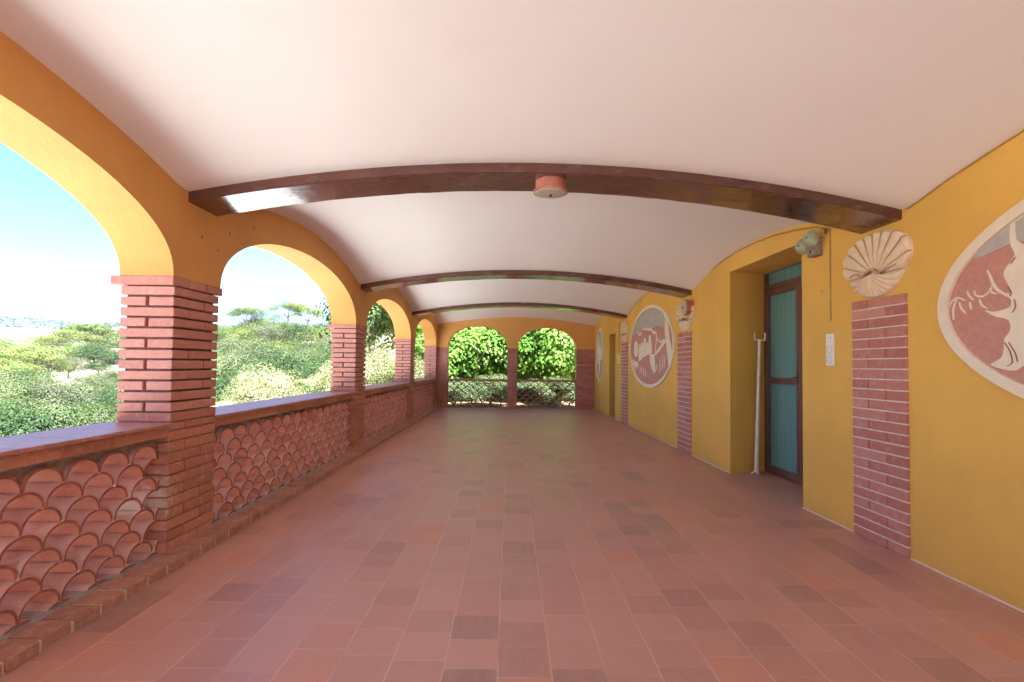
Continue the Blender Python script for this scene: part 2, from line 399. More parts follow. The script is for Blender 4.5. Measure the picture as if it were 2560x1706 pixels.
PL = ['brick pillar behind the photographer position, outside the view', 'brick pillar of the arcade just behind the first wide arch', 'nearest full brick pillar, lime-stained where its base meets the barrel-tile parapet',
      'second brick pillar in view, between the arch with the pines and the narrower one after it', 'third brick pillar in view, small and far, before the last arch of the left arcade', 'last brick pillar, in the corner where the arcade meets the end wall']
for i, y in enumerate(PIL):
    if i >= 2: pillar(y, PL[i], 10+i)
    else:
        M_ = thing('brick_pillar', (-1.965, y+.22, 0), ['brick pillar at the gallery end behind the viewer', 'brick pillar beside the viewer, left of the frame'][i], 'pillar', 'brick pillars of the arcade')
        courses(M(), XLO, XL, y, y+.44, .05, 1.474, .0592, .0125, seed=i).build('shaft', m_brick, M_)
        M().box(XLO+.02, XL-.02, y+.02, y+.42, -.004, 1.529).build('mortar_core', m_mortar, M_)

# ------------------------------------------------------------------ parapets of stacked barrel tiles
TP, TH = .195, .082
def tile(m, c, crest, x0, x1, w_=TP, h_=TH, th=.0115, T=None, n=12, rnd=None):
    """one half-round clay tile, axis along x, slightly tapered"""
    vs = []; fs = []; j = rnd.uniform(-.004, .004) if rnd else 0; tp = rnd.uniform(.93, .99) if rnd else .96
    x1 = x1+(rnd.uniform(-.010, .008) if rnd else 0); sk = rnd.uniform(-.03, .03) if rnd else 0
    for x, s_ in ((x0, tp), (x1, 1)):
        for (rw, rh) in ((w_/2*s_, h_), (w_/2*s_-th, h_-th)):
            for i in range(n+1):
                t = math.pi*i/n; vs.append((x, c+j-rw*math.cos(t), crest-h_+rh*math.sin(t)**.9+sk*rw*math.cos(t)*.3))
    q = n+1
    for i in range(n):
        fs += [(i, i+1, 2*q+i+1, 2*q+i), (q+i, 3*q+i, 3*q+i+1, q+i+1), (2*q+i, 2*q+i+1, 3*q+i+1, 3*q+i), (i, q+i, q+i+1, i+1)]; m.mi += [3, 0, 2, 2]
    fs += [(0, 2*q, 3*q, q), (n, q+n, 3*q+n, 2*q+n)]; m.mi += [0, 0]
    m.add(vs, fs, T)
def lattice(y0, y1, ztop, rows, xo, xi, seed, phase=0, T=None):
    rnd = random.Random(seed); m = M(); b = M(); inf = []
    for r in range(rows):
        crest = ztop-r*TH; ph = phase+(TP/2 if r % 2 else 0); k0 = math.floor((y0-ph)/TP)
        c = ph+k0*TP
        while c < y1+TP*.45:
            if c > y0-TP*.45:
                tile(m, c, crest, xo, xi, T=T, rnd=rnd)
                if r > 0: pass
                # lime bead where the feet of the upper tiles stand on this crest
                if r > 0: b.tube([T(xo+.01, c, crest) if T else (xo+.01, c, crest), T(xi-.004, c, crest) if T else (xi-.004, c, crest)], .0075, 6)
            c += TP
    return m, b
def infill_prof(y0, y1, ztop, phase):
    out = []; n = int((y1-y0)/.0075)
    for i in range(n+1):
        y = y0+(y1-y0)*i/n; d = ((y-phase+TP/2) % TP)-TP/2
        t = 1-(2*d/TP)**2; out.append((y, ztop-TH+TH*max(0, t)**.46+.001))
    return out
def parapet(y0, y1, label, seed, phase):
    t = thing('tile_parapet', (-1.95, (y0+y1)/2, 0), label, 'parapet', 'barrel-tile parapets under the arches')
    m, b = lattice(y0, y1, .640, 8, -2.10, -1.868, seed, phase)
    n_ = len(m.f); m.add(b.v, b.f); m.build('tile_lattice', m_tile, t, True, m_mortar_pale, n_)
    M().strip(infill_prof(y0, y1, .640, phase), .668, -2.085, -1.895).build('mortar_bed', m_mortar_grey, t)
    f = M(); rnd = random.Random(seed); y = y0
    while y < y1-.001:
        e = min(y+.29, y1); f.bbox(-2.10, -1.822, y+.001, e-.001, .668, .7225, .002); y = e
    f.build('fascia', m_brick_old, t)
    c = M(); y = y0
    while y < y1-.001:
        e = min(y+.30, y1); c.bbox(-2.15, -1.798, y+.0005, e-.0005, .7235, .742, .003); y = e
    c.build('coping', m_cap, t)
    M().box(-2.12, -1.835, y0, y1, -.004, .048).build('ledge', m_mortar_grey, t)
LB = ['parapet of stacked clay barrel tiles behind the viewer', 'nearest barrel-tile parapet, at the lower left edge, with open round tile mouths', 'barrel-tile parapet between the nearest pillar and the next one, below the pine view',
      'barrel-tile parapet between the second and third pillar, seen edge-on', 'farthest barrel-tile parapet on the left, running into the end wall corner']
for i in range(5):
    if i == 0: continue
    parapet(PIL[i]+.442, PIL[i+1]-.005, LB[i], 40+i, [0, 1.983, 3.748+.195*3, 7.1, 10.6][i])

# kerb of header bricks along the foot of the arcade
t = thing('brick_kerb', (-1.77, 5, 0), 'low kerb of worn header bricks along the foot of the arcade', 'kerb')
k = M(); y = -2.0+.05; rnd = random.Random(5)
ys0 = 1.850-.1455*30
yy = ys0
while yy < 13.1:
    k.bbox(-1.838, -1.700+rnd.uniform(-.004, .003), yy+.008, min(yy+.137, 13.24), .004, .050+rnd.uniform(-.003, .003), .004); yy += .1455
k.build('bricks', m_kerb, t); M().box(-1.842, -1.708, -4.0, 13.25, -.003, .043).build('mortar', mat_plain('kerb_mortar', (.62, .51, .43), .95, .2, 25, .6, .005), t)

# ------------------------------------------------------------------ end wall with two arches
def TE(x, y, z):                       # strip() runs along its y: here y is world X, x is depth behind the face
    return (y, YE+K*y+x, z)
prof = [(-1.85, 1.495)]+ellipse_prof(-1.558, -.079, 1.495, .55, 36)+ellipse_prof(.172, 1.645, 1.485, .535, 36)+[(2.30, 1.485)]
o = M().strip(prof, 2.69, 0, .29, TE).build('end_wall', m_yel, smooth_=True)
tag(o, 'ochre end wall pierced by two round arches at the far end', 'wall')
def wall_courses(m, u0, u1, z0, z1, d0, d1, T, seed, pitch=.0592, jt=.009, cut=None):
    rnd = random.Random(seed); z = z0; k = 0
    while z < z1-.012:
        u = u0 - (0 if k % 2 == 0 else .15)
        while u < u1-.005:
            a, b = max(u, u0), min(u+.29, u1)
            if b-a > .01:
                m.bbox(d0+rnd.uniform(0, .003), d1, a+.003, b-.003, z, min(z+pitch-jt, z1), .002, T)
            u += .296
        z += pitch; k += 1
    return m
def end_pier(u0, u1, label, seed):
    t = thing('brick_pier', ((u0+u1)/2, YE+K*u0, 0), label, 'pier', 'brick piers of the end wall')
    wall_courses(M(), u0, u1, .0, 1.483, 0, .29, TE, seed).build('bricks', m_brick_pink, t)
    M().box(.008, .284, u0+.006, u1-.006, -.003, 1.482, TE).build('mortar', mat_base_mortar, t)
end_pier(-1.82, -1.558, 'dark brick pier in the left corner of the end wall', 61)
end_pier(-.079, .172, 'slim brick pier between the two end arches', 62)
end_pier(1.645, 2.10, 'wide brick pier at the right of the end wall, beside the house wall', 63)
for (u0, u1, lab, s_) in ((-1.558, -.079, 'see-through barrel-tile balustrade below the left end arch', 71), (.172, 1.645, 'see-through barrel-tile balustrade below the right end arch', 72)):
    t = thing('tile_balustrade', ((u0+u1)/2, YE+.15, 0), lab, 'balustrade', 'open tile balustrades of the end wall')
    Tq = lambda x, y, z: (y, YE+K*y+(-x), z)     # x negative = deeper
    m, b = lattice(u0, u1, .66, 8, -.22, -.06, s_, u0+.05, Tq)
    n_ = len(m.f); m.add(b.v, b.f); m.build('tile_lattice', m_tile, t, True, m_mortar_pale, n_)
    M().box(.03, .27, u0, u1, .664, .712, TE).build('top_rail', m_brick_old, t)
    M().box(.05, .25, u0, u1, -.003, .012, TE).build('sill', m_mortar_grey, t)

# ------------------------------------------------------------------ house wall on the right with two door recesses
hw = M()
def prism(m, plan, z0, z1, T=TW):
    n = len(plan); vs = [(p[0], p[1], z0) for p in plan]+[(p[0], p[1], z1) for p in plan]
    m.add(vs, [tuple(range(n))[::-1], tuple(range(n, 2*n))]+[(i, (i+1) % n, (i+1) % n+n, i+n) for i in range(n)], T)
D1a, D1b, D1z = 4.14, 5.45, 2.05
D2a, D2b, D2z = 10.95, 11.55, 1.745
prism(hw, [(0, -4.2), (0, D1a), (-.42, D1a), (-.42, -4.2)], 0, 2.69)
prism(hw, [(0, D1b), (0, D2a), (-.42, D2a), (-.42, D1b+.14)], 0, 2.69)
prism(hw, [(0, D2b), (0, 13.7), (-.42, 13.7), (-.42, D2b+.05)], 0, 2.69)
prism(hw, [(0, D1a), (0, D1b), (-.42, D1b+.14), (-.42, D1a)], D1z, 2.69)
prism(hw, [(0, D2a), (0, D2b), (-.42, D2b+.05), (-.42, D2a)], D2z, 2.69)
hw.box(-1.2, -1.15, -4.2, 13.7, -.1, 2.69, TW); hw.box(-1.15, -.42, 13.60, 13.7, -.1, 2.69, TW); o = o_hw = hw.build('house_wall', m_yel_r); tag(o, 'mustard yellow house wall with deep door recesses, right of the gallery', 'wall')
def TB(x, y, z): return (y, -4.21-x, z)
prof = [(-2.11, 1.495), (-1.56, 1.495)]+ellipse_prof(-1.558, .16, 1.10, .95, 36)+ellipse_prof(.40, 2.15, 1.10, .95, 36)+[(2.16, 1.495), (2.75, 1.495)]  # unseen back wall, arches opened to bring light into the foreground
bw = M().strip(prof, 2.69, 0, .26, TB); bw.box(0, .26, -2.11, -1.56, 0, 1.495, TB); bw.box(0, .26, .162, .398, 0, 1.10, TB); bw.box(0, .26, 2.16, 2.75, 0, 1.495, TB)
tag(bw.build('back_wall', m_yel), 'unseen ochre wall behind the viewer, its two open arches added to let light in', 'wall')

def door(y0, y1, z1, label, n_leaf=2):
    t = thing('glazed_door', (xw(y0)+.45, (y0+y1)/2, 0), label, 'door', 'teal glazed doors of the house wall')
    d0, d1 = -.47, -.415
    fr = M()
    fr.bbox(d0, d1, y0, y0+.04, 0, z1, .003, TW); fr.bbox(d0, d1, y1-.05, y1, 0, z1, .003, TW)
    fr.bbox(d0, d1, y0+.04, y1-.05, z1-.05, z1, .003, TW)
    fr.bbox(d0, d1, y0+.04, y1-.05, z1-.235, z1-.175, .003, TW)
    fr.build('frame', m_frame, t)
    M().box(-.455, -.450, y0+.04, y1-.05, z1-.175, z1-.05, TW).build('transom_pane', m_teal, t)
    wl = (y1-y0-.09)/n_leaf
    for i in range(n_leaf):
        a = y0+.04+i*wl+.002; b = a+wl-.004; zt = z1-.237
        lf = M()
        lf.bbox(-.46, -.408, a, a+.045, .006, zt, .003, TW); lf.bbox(-.46, -.408, b-.045, b, .006, zt, .003, TW)
        lf.bbox(-.46, -.408, a+.045, b-.045, .006, .085, .003, TW); lf.bbox(-.46, -.408, a+.045, b-.045, .915, .975, .003, TW)
        lf.bbox(-.46, -.408, a+.045, b-.045, zt-.05, zt, .003, TW)
        L = lf.build('leaf', m_frame, t)
        M().box(-.445, -.440, a+.04, b-.04, .08, .92, TW).build('lower_pane', m_teal, L)
        M().box(-.445, -.440, a+.04, b-.04, .97, zt-.045, TW).build('upper_pane', m_teal, L)
        if i == 1 or n_leaf == 1:
            h = M(); h.bbox(-.408, -.398, a+.014, a+.030, .93, 1.03, .003, TW); h.tube([TW(-.40, a+.022, .985), TW(-.375, a+.022, .985), TW(-.372, a+.07, .985)], .005)
            h.build('handle', m_frame, L)
    return t
door(D1a+.12, 5.600, 2.10, 'tall teal glazed double door with brown frame in the near recess')
door(D2a-.02, D2b+.07, D2z+.04, 'teal door deep in the far dark recess of the house wall', 1)

for (a, b) in ((-.3, 3.055), (3.53, D1a), (D1b, 6.545), (7.035, 9.855), (10.315, D2a)):
    M().box(0, .006, a, b, .0005, .007, TW).build('base_joint', m_mortar_pale, o_hw)
def edge_cable(y0, y1, label):
    pts = []; rnd_ = random.Random(int(y0*10)); n = int((y1-y0)/.09)
    for i in range(n+1):
        y = y0+(y1-y0)*i/n; x = xw(y); z = A(x)+Bz(y-K*x)-.010+rnd_.uniform(-.002, .002); pts.append((x-.004, y, z))
    tag(M().tube(pts, .0042, 6).build('edge_cable', m_cable), label, 'cable', 'thin cables along the ceiling edge')
edge_cable(-.2, 3.05, 'thin painted cable along the ceiling edge above the near medallion')
edge_cable(6.9, 9.85, 'thin painted cable along the ceiling edge above the middle medallion')
# brick pilasters on the house wall
def pilaster(y0, y1, zt, label, seed):
    t = thing('brick_pilaster', PW((y0+y1)/2, 0, 0), label, 'pilaster', 'brick pilasters on the house wall')
    m = M(); rnd = random.Random(seed); n = int(round(zt/.0632)); pt = zt/n; L = y1-y0
    for k in range(n):
        z = k*pt+.004; c = y1-L*(.325 if k % 2 else .655)
        for a, b in ((y0, c-.004), (c+.004, y1)):
            m.bbox(-.002, .016+rnd.uniform(-.001, .0015), a, b, z, z+pt-.008, .002, TW)
    j = M()
    for k in range(1, n): j.box(.001, .0175, y0-.004, y1+.002, k*pt-.0042, k*pt+.0030, TW)
    n_ = len(m.f); m.add(j.v, j.f); m.build('bricks', m_brick_pink, t, False, m_mortar_pale, n_); M().box(-.002, .010, y0+.004, y1-.004, 0, zt-.008, TW).build('mortar', mat_base_mortar, t)
pilaster(3.06, 3.525, 1.515, 'nearest brick pilaster on the yellow wall, right of the light switch', 81)
pilaster(6.55, 7.03, 1.515, 'middle brick pilaster on the yellow wall, just beyond the glazed door', 82)
pilaster(9.86, 10.31, 1.515, 'farthest brick pilaster on the yellow wall, right of the dark recess', 83)

# ------------------------------------------------------------------ ceiling beams
BL = ['brown beam behind the viewer', 'nearest glossy dark brown arched beam, with the round lamp under it', 'second glossy dark brown arched beam across the gallery', 'third and farthest dark brown arched beam, before the end arches']
for i, y in enumerate(YB):
    m = M(); vs = []; fs = []; n = 60; rnd = random.Random(i)
    for k_ in range(n+1):
        x0, x1 = XL-.02, xw(y)+.02; x = x0+(x1-x0)*k_/n; z = A(x); q = rnd.uniform(-.0012, .0012)
        for (dy, dz) in ((-.02, .08), (-.02, -.052+q), (-.014, -.058+q), (.276+.06*k_/n, -.058+q), (.282+.06*k_/n, -.052+q), (.282+.06*k_/n, .08)): vs.append((x, y+K*x+dy, z+dz))
    for k_ in range(n):
        for c in range(5): a = k_*6+c; fs.append((a, a+1, a+7, a+6))
    m.add(vs, fs); o = m.build('ceiling_beam', m_beam, smooth_=True)
    tag(o, BL[i], 'beam', 'arched beams under the vault')

# ------------------------------------------------------------------ round lamps
def round_lamp(c, ax, label, d=.10, h=.075):
    t = thing('round_lamp', c, label, 'lamp', 'round bulkhead lamps')
    M().lathe([(d*.86, 0), (d*.90, h*.05), (d*.90, h*.72), (d*1.02, h*.80), (d*1.02, h)], c, ax, 48).build('housing', m_lampred, t, smooth_=True)
    M().lathe([(d*.95, h*1.0), (d*.93, h*1.06), (d*.7, h*1.12), (d*.3, h*1.15)], c, ax, 48).build('cover', m_lampface, t, smooth_=True)
    s_ = M().lathe([(d*.09, h*1.13), (d*.09, h*1.25), (d*.05, h*1.32)], c, ax, 16); s_.build('screw', m_dark, t, smooth_=True)
round_lamp((.228, 3.165, A(.228)-.057), (0, 0, -1), 'round red-rimmed lamp with dull cover hanging under the nearest beam')
round_lamp((xw(6.55)-.002, 6.55, 1.80), (-1, 0, 0), 'round red lamp mounted sideways on the wall over the middle shell', h=.09)

# ------------------------------------------------------------------ shell reliefs
SH = [(3.184,1.91),(3.26,1.918),(3.329,1.916),(3.4,1.910),(3.469,1.895),(3.514,1.870),(3.56,1.827),(3.588,1.78),(3.595,1.733),(3.569,1.681),(3.537,1.632),(3.492,1.579),(3.443,1.543),(3.364,1.52),(3.289,1.517),(3.19,1.537),(3.101,1.597),(3.05,1.671),(3.011,1.73),(3.01,1.781),(3.024,1.821),(3.052,1.854),(3.091,1.879),(3.132,1.895)]
m_groove = mat_plain('brown_groove', (.46, .27, .18), .9, .12, 25)  # browner colour for the grooves between the ribs
def shell(yc, label, sy=1.0, hy=.045):
    t = thing('shell_relief', PW(yc, 1.52), label, 'shell', 'scallop shell reliefs above the pilasters')
    hub = np.array((3.305, 1.655)); out = smooth(SH, 12, True)
    ang = np.array([math.atan2(p[1]-hub[1], p[0]-hub[0]) for p in out]); rad = np.array([np.hypot(p[0]-hub[0], p[1]-hub[1]) for p in out])
    o_ = np.argsort(ang); ang = ang[o_]; rad = rad[o_]
    def Rad(a): return float(np.interp(a, np.r_[ang-2*math.pi, ang, ang+2*math.pi], np.r_[rad, rad, rad]))
    def rib(a, n_): return abs(math.sin(a*n_))**.7
    T = lambda u, v, h: PW(yc+(u-3.30)*sy, v, h)
    M().poly([(hub[0]+(p[0]-hub[0])*.96, hub[1]+(p[1]-hub[1])*.96) for p in out], -.001, .014, T).build('backing', m_sand, t)
    for part, (a0, a1), nr in (('upper_valve', (.0, math.pi), 20), ('lower_valve', (-math.pi, 0), 24)):
        na, nrr = 260, 22; vs = []; fs = []
        for i in range(na+1):
            a = a0+(a1-a0)*i/na; Ro = Rad(a); g = rib((a-a0)/2, nr)
            for j in range(nrr+1):
                r = j/nrr; rr = Ro*r*(1-.018*(1-g)*(r > .95))
                if part == 'upper_valve':
                    h = .010+.020*r*(1-.25*r)+.019*g*min(1, r*2.2)-.012*(r < .18)
                    bend = 0
                else:
                    h = .036*(1-r**2)+.010+.013*g*min(1, r*2)
                    bend = -.10*math.sin(math.pi*r)*(1 if a > -math.pi/2 else -1)*math.cos(a)**2
                aa = a+bend if part == 'lower_valve' else a
                x = hub[0]+rr*math.cos(aa); z = hub[1]+rr*math.sin(aa)
                if j == nrr: h = max(.006, h-.016)
                vs.append((x, z, h))
        for i in range(na):
            for j in range(nrr): q = i*(nrr+1)+j; fs.append((q, q+1, q+nrr+2, q+nrr+1))
        rim = [(v[0], v[1], -.001) for v in [vs[i*(nrr+1)+nrr] for i in range(na+1)]]; b0 = len(vs); vs += rim
        for i in range(na): fs.append((i*(nrr+1)+nrr, (i+1)*(nrr+1)+nrr, b0+i+1, b0+i))
        mi = []
        for i in range(na):
            gg = rib((i+.5)/na*(a1-a0)/2, nr)
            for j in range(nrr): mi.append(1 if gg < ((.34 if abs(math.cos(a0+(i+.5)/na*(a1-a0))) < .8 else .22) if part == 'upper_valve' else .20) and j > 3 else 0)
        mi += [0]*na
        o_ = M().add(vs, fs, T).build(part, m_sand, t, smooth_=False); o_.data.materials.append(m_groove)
        o_.data.polygons.foreach_set('material_index', mi[:len(o_.data.polygons)])
    H = [(3.50, 1.672), (3.447, 1.682), (3.386, 1.657), (3.356, 1.672), (3.309, 1.689), (3.27, 1.672), (3.237, 1.660), (3.177, 1.670), (3.09, 1.684)]
    M().ribbon(H, .013, .012, .0455, T).build('hinge_line', mat_plain('brown_hinge', (.50, .29, .20), .9), t)
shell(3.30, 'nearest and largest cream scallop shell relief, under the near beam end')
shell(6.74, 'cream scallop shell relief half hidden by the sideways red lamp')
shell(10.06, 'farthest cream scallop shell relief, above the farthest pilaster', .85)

# ------------------------------------------------------------------ oval relief medallions
def oval(yc, zc, a, b, n=96): return [(yc+a*math.cos(2*math.pi*i/n), zc+b*math.sin(2*math.pi*i/n)) for i in range(n)]
TWm = lambda u, v, h: PW(u, v, h)
def ring(m, o1, o2, h0, h1, T):
    n = len(o1); vs = [(*p, h0) for p in o1]+[(*p, h1) for p in o1]+[(*p, h1) for p in o2]+[(*p, h0) for p in o2]
    fs = []
    for i in range(n):
        j = (i+1) % n
        for c in range(3): fs.append((c*n+i, c*n+j, (c+1)*n+j, (c+1)*n+i))
    return m.add(vs, fs, T)
def clip_oval(pts, yc, zc, a, b):
    out = []
    for (u, v) in pts:
        r = math.hypot((u-yc)/a, (v-zc)/b)
        out.append((yc+(u-yc)/r, zc+(v-zc)/r) if r > 1 else (u, v))
    return out
def medallion(yc, zc, a, b, label, feats, rimw=.058):
    t = thing('oval_medallion', PW(yc, zc), label, 'medallion', 'oval relief medallions on the house wall')
    ring(M(), oval(yc, zc, a, b), oval(yc, zc, a-rimw, b-rimw), -.001, .022, TWm).build('rim', m_cream, t)
    M().poly(oval(yc, zc, a-rimw+.001, b-rimw+.001), -.001, .005, TWm).build('ground', m_rose, t)
    ai, bi = a-rimw-.001, b-rimw-.001; layer = 0
    for (name, kind, mat, data) in feats:
        m = M()
        for d in data:
            layer += 1; h = .0085+layer*.00025
            if (kind in ('poly', 'hard') or name == 'carved_line') and len(m.v): m.build(name, mat, t); m = M()
            if kind == 'poly': m.poly(clip_oval(smooth(d, 4, True), yc, zc, ai, bi), .004, h, TWm)
            elif kind == 'hard': m.poly(clip_oval(d, yc, zc, ai, bi), .004, h, TWm)
            else: m.ribbon(d[0], d[1], .004, h+.001, TWm)
        m.build(name, mat, t)
def arc(yc, zc, a, b, t0, t1, n=14): return [(yc+a*math.cos(R(t0+(t1-t0)*i/n)), zc+b*math.sin(R(t0+(t1-t0)*i/n))) for i in range(n+1)]
# near medallion (left end in view): sky, bending cream figure with a leafy branch
c1 = (1.376, 1.387, 1.45, .60); i1 = (1.376, 1.387, 1.391, .541)
fig = [(2.425,1.90),(2.429,1.70),(2.425,1.646),(2.407,1.601),(2.423,1.573),(2.454,1.541),(2.461,1.51),(2.445,1.475),(2.431,1.441),(2.436,1.423),(2.466,1.424),(2.433,1.401),(2.427,1.381),(2.44,1.36),(2.509,1.348),(2.562,1.36),(2.509,1.326),(2.448,1.307),(2.434,1.281),(2.436,1.253),(2.463,1.216),(2.468,1.165),(2.485,1.127),(2.535,1.099),(2.48,1.079),(2.413,1.072),(2.36,1.10),(2.30,1.08),(2.20,1.09),(2.10,1.2),(2.12,1.32),(2.18,1.42),(2.24,1.50),(2.27,1.58),(2.33,1.62),(2.385,1.65),(2.40,1.70),(2.401,1.90)]
medallion(*c1, 'large near oval medallion at the right edge, cream figure on rose ground', [
    ('sky', 'hard', m_greyblue, [arc(*i1, 26, 154, 40)+[(.3, 1.60), (.9, 1.66), (1.6, 1.60), (2.1, 1.66), (2.428, 1.650), (2.496, 1.636), (2.569, 1.622), (2.60, 1.622)]]),
    ('figure', 'poly', m_cream, [fig, [(1.2, 1.78), (1.0, 1.6), (1.05, 1.35), (.9, 1.1), (1.1, .98), (1.4, 1.0), (1.35, 1.3), (1.45, 1.55), (1.35, 1.75)]]),
    ('branches', 'rib', m_cream, [([(2.544,1.55),(2.527,1.514),(2.513,1.479),(2.493,1.45),(2.459,1.426),(2.43,1.42)], .014), ([(2.517,1.477),(2.535,1.446),(2.572,1.428),(2.609,1.44),(2.617,1.464)], .009), ([(2.587,1.417),(2.577,1.388),(2.544,1.365)], .008), ([(2.759,1.402),(2.746,1.425),(2.712,1.439),(2.668,1.42)], .009), ([(2.716,1.432),(2.738,1.385),(2.739,1.329)], .009), ([(2.655,1.466),(2.644,1.441),(2.621,1.417)], .009), ([(2.704,1.417),(2.689,1.38),(2.665,1.354)], .008), ([(2.642,1.41),(2.634,1.371)], .008), ([(2.53,1.462),(2.52,1.44),(2.49,1.43)], .008)]),
    ('carved_line', 'rib', m_line, [([(2.425,1.56),(2.40,1.585)], .004), ([(2.41,1.395),(2.405,1.36),(2.42,1.335)], .004), ([(2.44,1.455),(2.425,1.43),(2.43,1.41)], .004), ([(2.46,1.20),(2.435,1.16),(2.425,1.11),(2.45,1.092)], .004), ([(2.44,1.20),(2.41,1.15),(2.40,1.11)], .004)])])
# middle medallion: tree, castle-like rocks and field
c2 = (8.414, 1.388, 1.24, .645); i2 = (8.414, 1.388, 1.181, .586)
medallion(*c2, 'middle oval medallion with grey sky, pale tree and rocks, between two pilasters', [
    ('sky', 'hard', m_greyblue, [arc(*i2, 16, 154, 36)+[(7.36,1.62),(7.55,1.60),(7.711,1.636),(7.974,1.694),(8.291,1.656),(8.755,1.688),(9.2,1.62),(9.50,1.60)][::1] if False else [(9.556,1.611),(8.755,1.688),(8.291,1.656),(7.974,1.694),(7.711,1.636),(7.45,1.66),(7.30,1.60)]+arc(*i2, 150+8, 20, 30)]),
    ('tree_and_rocks', 'hard', m_cream, [
        [(7.557,1.94),(7.60,1.75),(7.617,1.611),(7.59,1.50),(7.555,1.44),(7.50,1.28),(7.45,1.15),(7.403,1.04),(7.30,1.10),(7.261,1.226),(7.32,1.36),(7.40,1.48),(7.43,1.6),(7.42,1.75),(7.40,1.86)],
        [(9.36,1.30),(9.36,1.47),(9.29,1.51),(9.20,1.50),(9.13,1.46),(9.10,1.32),(9.16,1.24),(9.28,1.24)],
        [(9.04,1.16),(9.06,1.30),(9.04,1.43),(8.98,1.46),(8.93,1.40),(8.88,1.47),(8.80,1.47),(8.75,1.40),(8.72,1.53),(8.63,1.54),(8.57,1.44),(8.52,1.47),(8.46,1.43),(8.42,1.56),(8.33,1.565),(8.28,1.43),(8.25,1.29),(8.45,1.265),(8.62,1.245),(8.80,1.22),(8.95,1.17)],
        [(8.38,1.27),(8.359,1.142),(8.25,1.03),(8.16,.985),(8.38,.90),(8.52,.83),(8.35,.92),(8.05,.995),(8.09,1.10),(8.12,1.26)],
        [(9.5,1.25),(9.45,1.17),(9.38,1.20),(9.3,1.13),(9.2,1.17),(9.05,1.10),(9.12,1.04),(9.25,1.09),(9.28,.95),(9.33,1.05),(9.45,1.10)]]),
    ('branches', 'rib', m_cream, [([(8.75,1.685),(8.5,1.66),(8.29,1.646),(8.2,1.60),(8.041,1.579),(8.006,1.498),(8.05,1.38),(8.073,1.26)], .045), ([(7.555,1.44),(7.709,1.387),(7.9,1.32),(8.10,1.25)], .06), ([(7.55,1.47),(7.806,1.435),(8.0,1.50)], .03),
        ([(9.1,1.65),(8.95,1.60),(8.85,1.65)], .04), ([(8.0,1.02),(7.98,1.12)], .02), ([(7.85,.98),(7.83,1.13),(7.80,1.2)], .02), ([(7.73,1.03),(7.70,1.2),(7.68,1.25)], .02), ([(7.63,1.06),(7.61,1.22)], .02), ([(8.6,.9),(8.61,1.02)], .018), ([(8.72,.92),(8.73,1.08)], .018), ([(8.85,.95),(8.86,1.07)], .018), ([(8.95,.97),(8.94,1.08)], .018)])], .05)
# far medallion, seen nearly edge-on
c3 = (12.63, 1.345, .44, .62); i3 = (12.63, 1.345, .40, .58)
medallion(*c3, 'farthest oval medallion, narrow and pale, beyond the dark recess', [
    ('sky', 'hard', m_greyblue, [arc(*i3, 12, 168, 24)]),
    ('trees_and_rocks', 'poly', m_cream, [[(12.9,1.6),(12.8,1.75),(12.7,1.5),(12.6,1.7),(12.5,1.45),(12.35,1.5),(12.4,1.2),(12.55,1.25),(12.6,1.0),(12.7,.85),(12.75,1.1),(12.9,1.15),(12.95,1.4)]])], .045)

# ------------------------------------------------------------------ small fittings
t = thing('switch_plate', PW(3.776, 1.20), 'white switch and socket plate on the wall between door and near pilaster', 'switch', 'white switch plates')
M().bbox(-.001, .012, 3.735, 3.820, 1.091, 1.318, .003, TW).build('plate', m_white, t)
M().bbox(.010, .016, 3.748, 3.807, 1.250, 1.305, .002, TW).build('rocker', m_white, t)
g = M(); g.box(.0155, .0168, 3.757, 3.795, 1.288, 1.2915, TW); g.box(.0155, .0168, 3.757, 3.761, 1.276, 1.288, TW)
g.build('switch_mark', m_grey, t)
for zc in (1.205, 1.135):
    g = M(); ring(g, oval(3.777, zc, .028, .028, 24), oval(3.777, zc, .0255, .0255, 24), .0110, .0132, TWm)
    g.build('socket_rim', m_grey, t)
t = thing('switch_plate', PW(10.61, 1.21), 'small white switch plate beside the farthest pilaster', 'switch', 'white switch plates')
M().bbox(-.001, .012, 10.56, 10.66, 1.137, 1.29, .003, TW).build('plate', m_white, t); M().bbox(.011, .016, 10.575, 10.645, 1.22, 1.28, .002, TW).build('rocker', m_white, t)
tag(M().tube([PW(3.774, 2.06, .002), PW(3.774, 1.41, .002)], .006).build('wall_conduit', m_cable), 'thin ochre-painted conduit running down above the near switch plate', 'conduit', 'thin wall conduits')
tag(M().tube([PW(10.58, 1.965, .002), PW(10.59, 1.34, .002)], .008).build('wall_conduit', m_cable), 'thin ochre-painted conduit above the far small switch plate', 'conduit', 'thin wall conduits')
cab = [(3.761,2.058),(3.837,2.086),(3.964,2.125),(4.091,2.147),(4.30,2.178),(4.55,2.205),(4.709,2.216),(4.904,2.225),(5.1,2.222),(5.346,2.214),(5.78,2.175),(6.18,2.11),(6.50,2.035)]
random.seed(3)
cp = smooth(cab, 6); cp = [PW(p[0], p[1]+random.uniform(-.004, .004), .008) for p in cp]
tag(M().tube(cp, .0055, 6).build('wall_cable', m_cable), 'thin cable clipped along the ceiling edge above the glazed door', 'cable')
t = thing('alarm_bell', PW(3.92, 2.0), 'pale green twin-gong bell on the wall at the recess corner', 'bell')
for (yy, zz, nn) in ((4.03, 1.995, .050), (3.885, 2.020, .070)):
    M().lathe([(.010, -.03), (.062, 0), (.060, .012), (.050, .028), (.032, .040), (.010, .046), (.003, .047)], PW(yy, zz, nn), (-1, -.35, 0), 28).build('gong', m_bell, t, smooth_=True)
    M().lathe([(.006, .045), (.006, .052), (.003, .054)], PW(yy, zz, nn), (-1, -.35, 0), 10).build('gong_screw', m_dark, t)
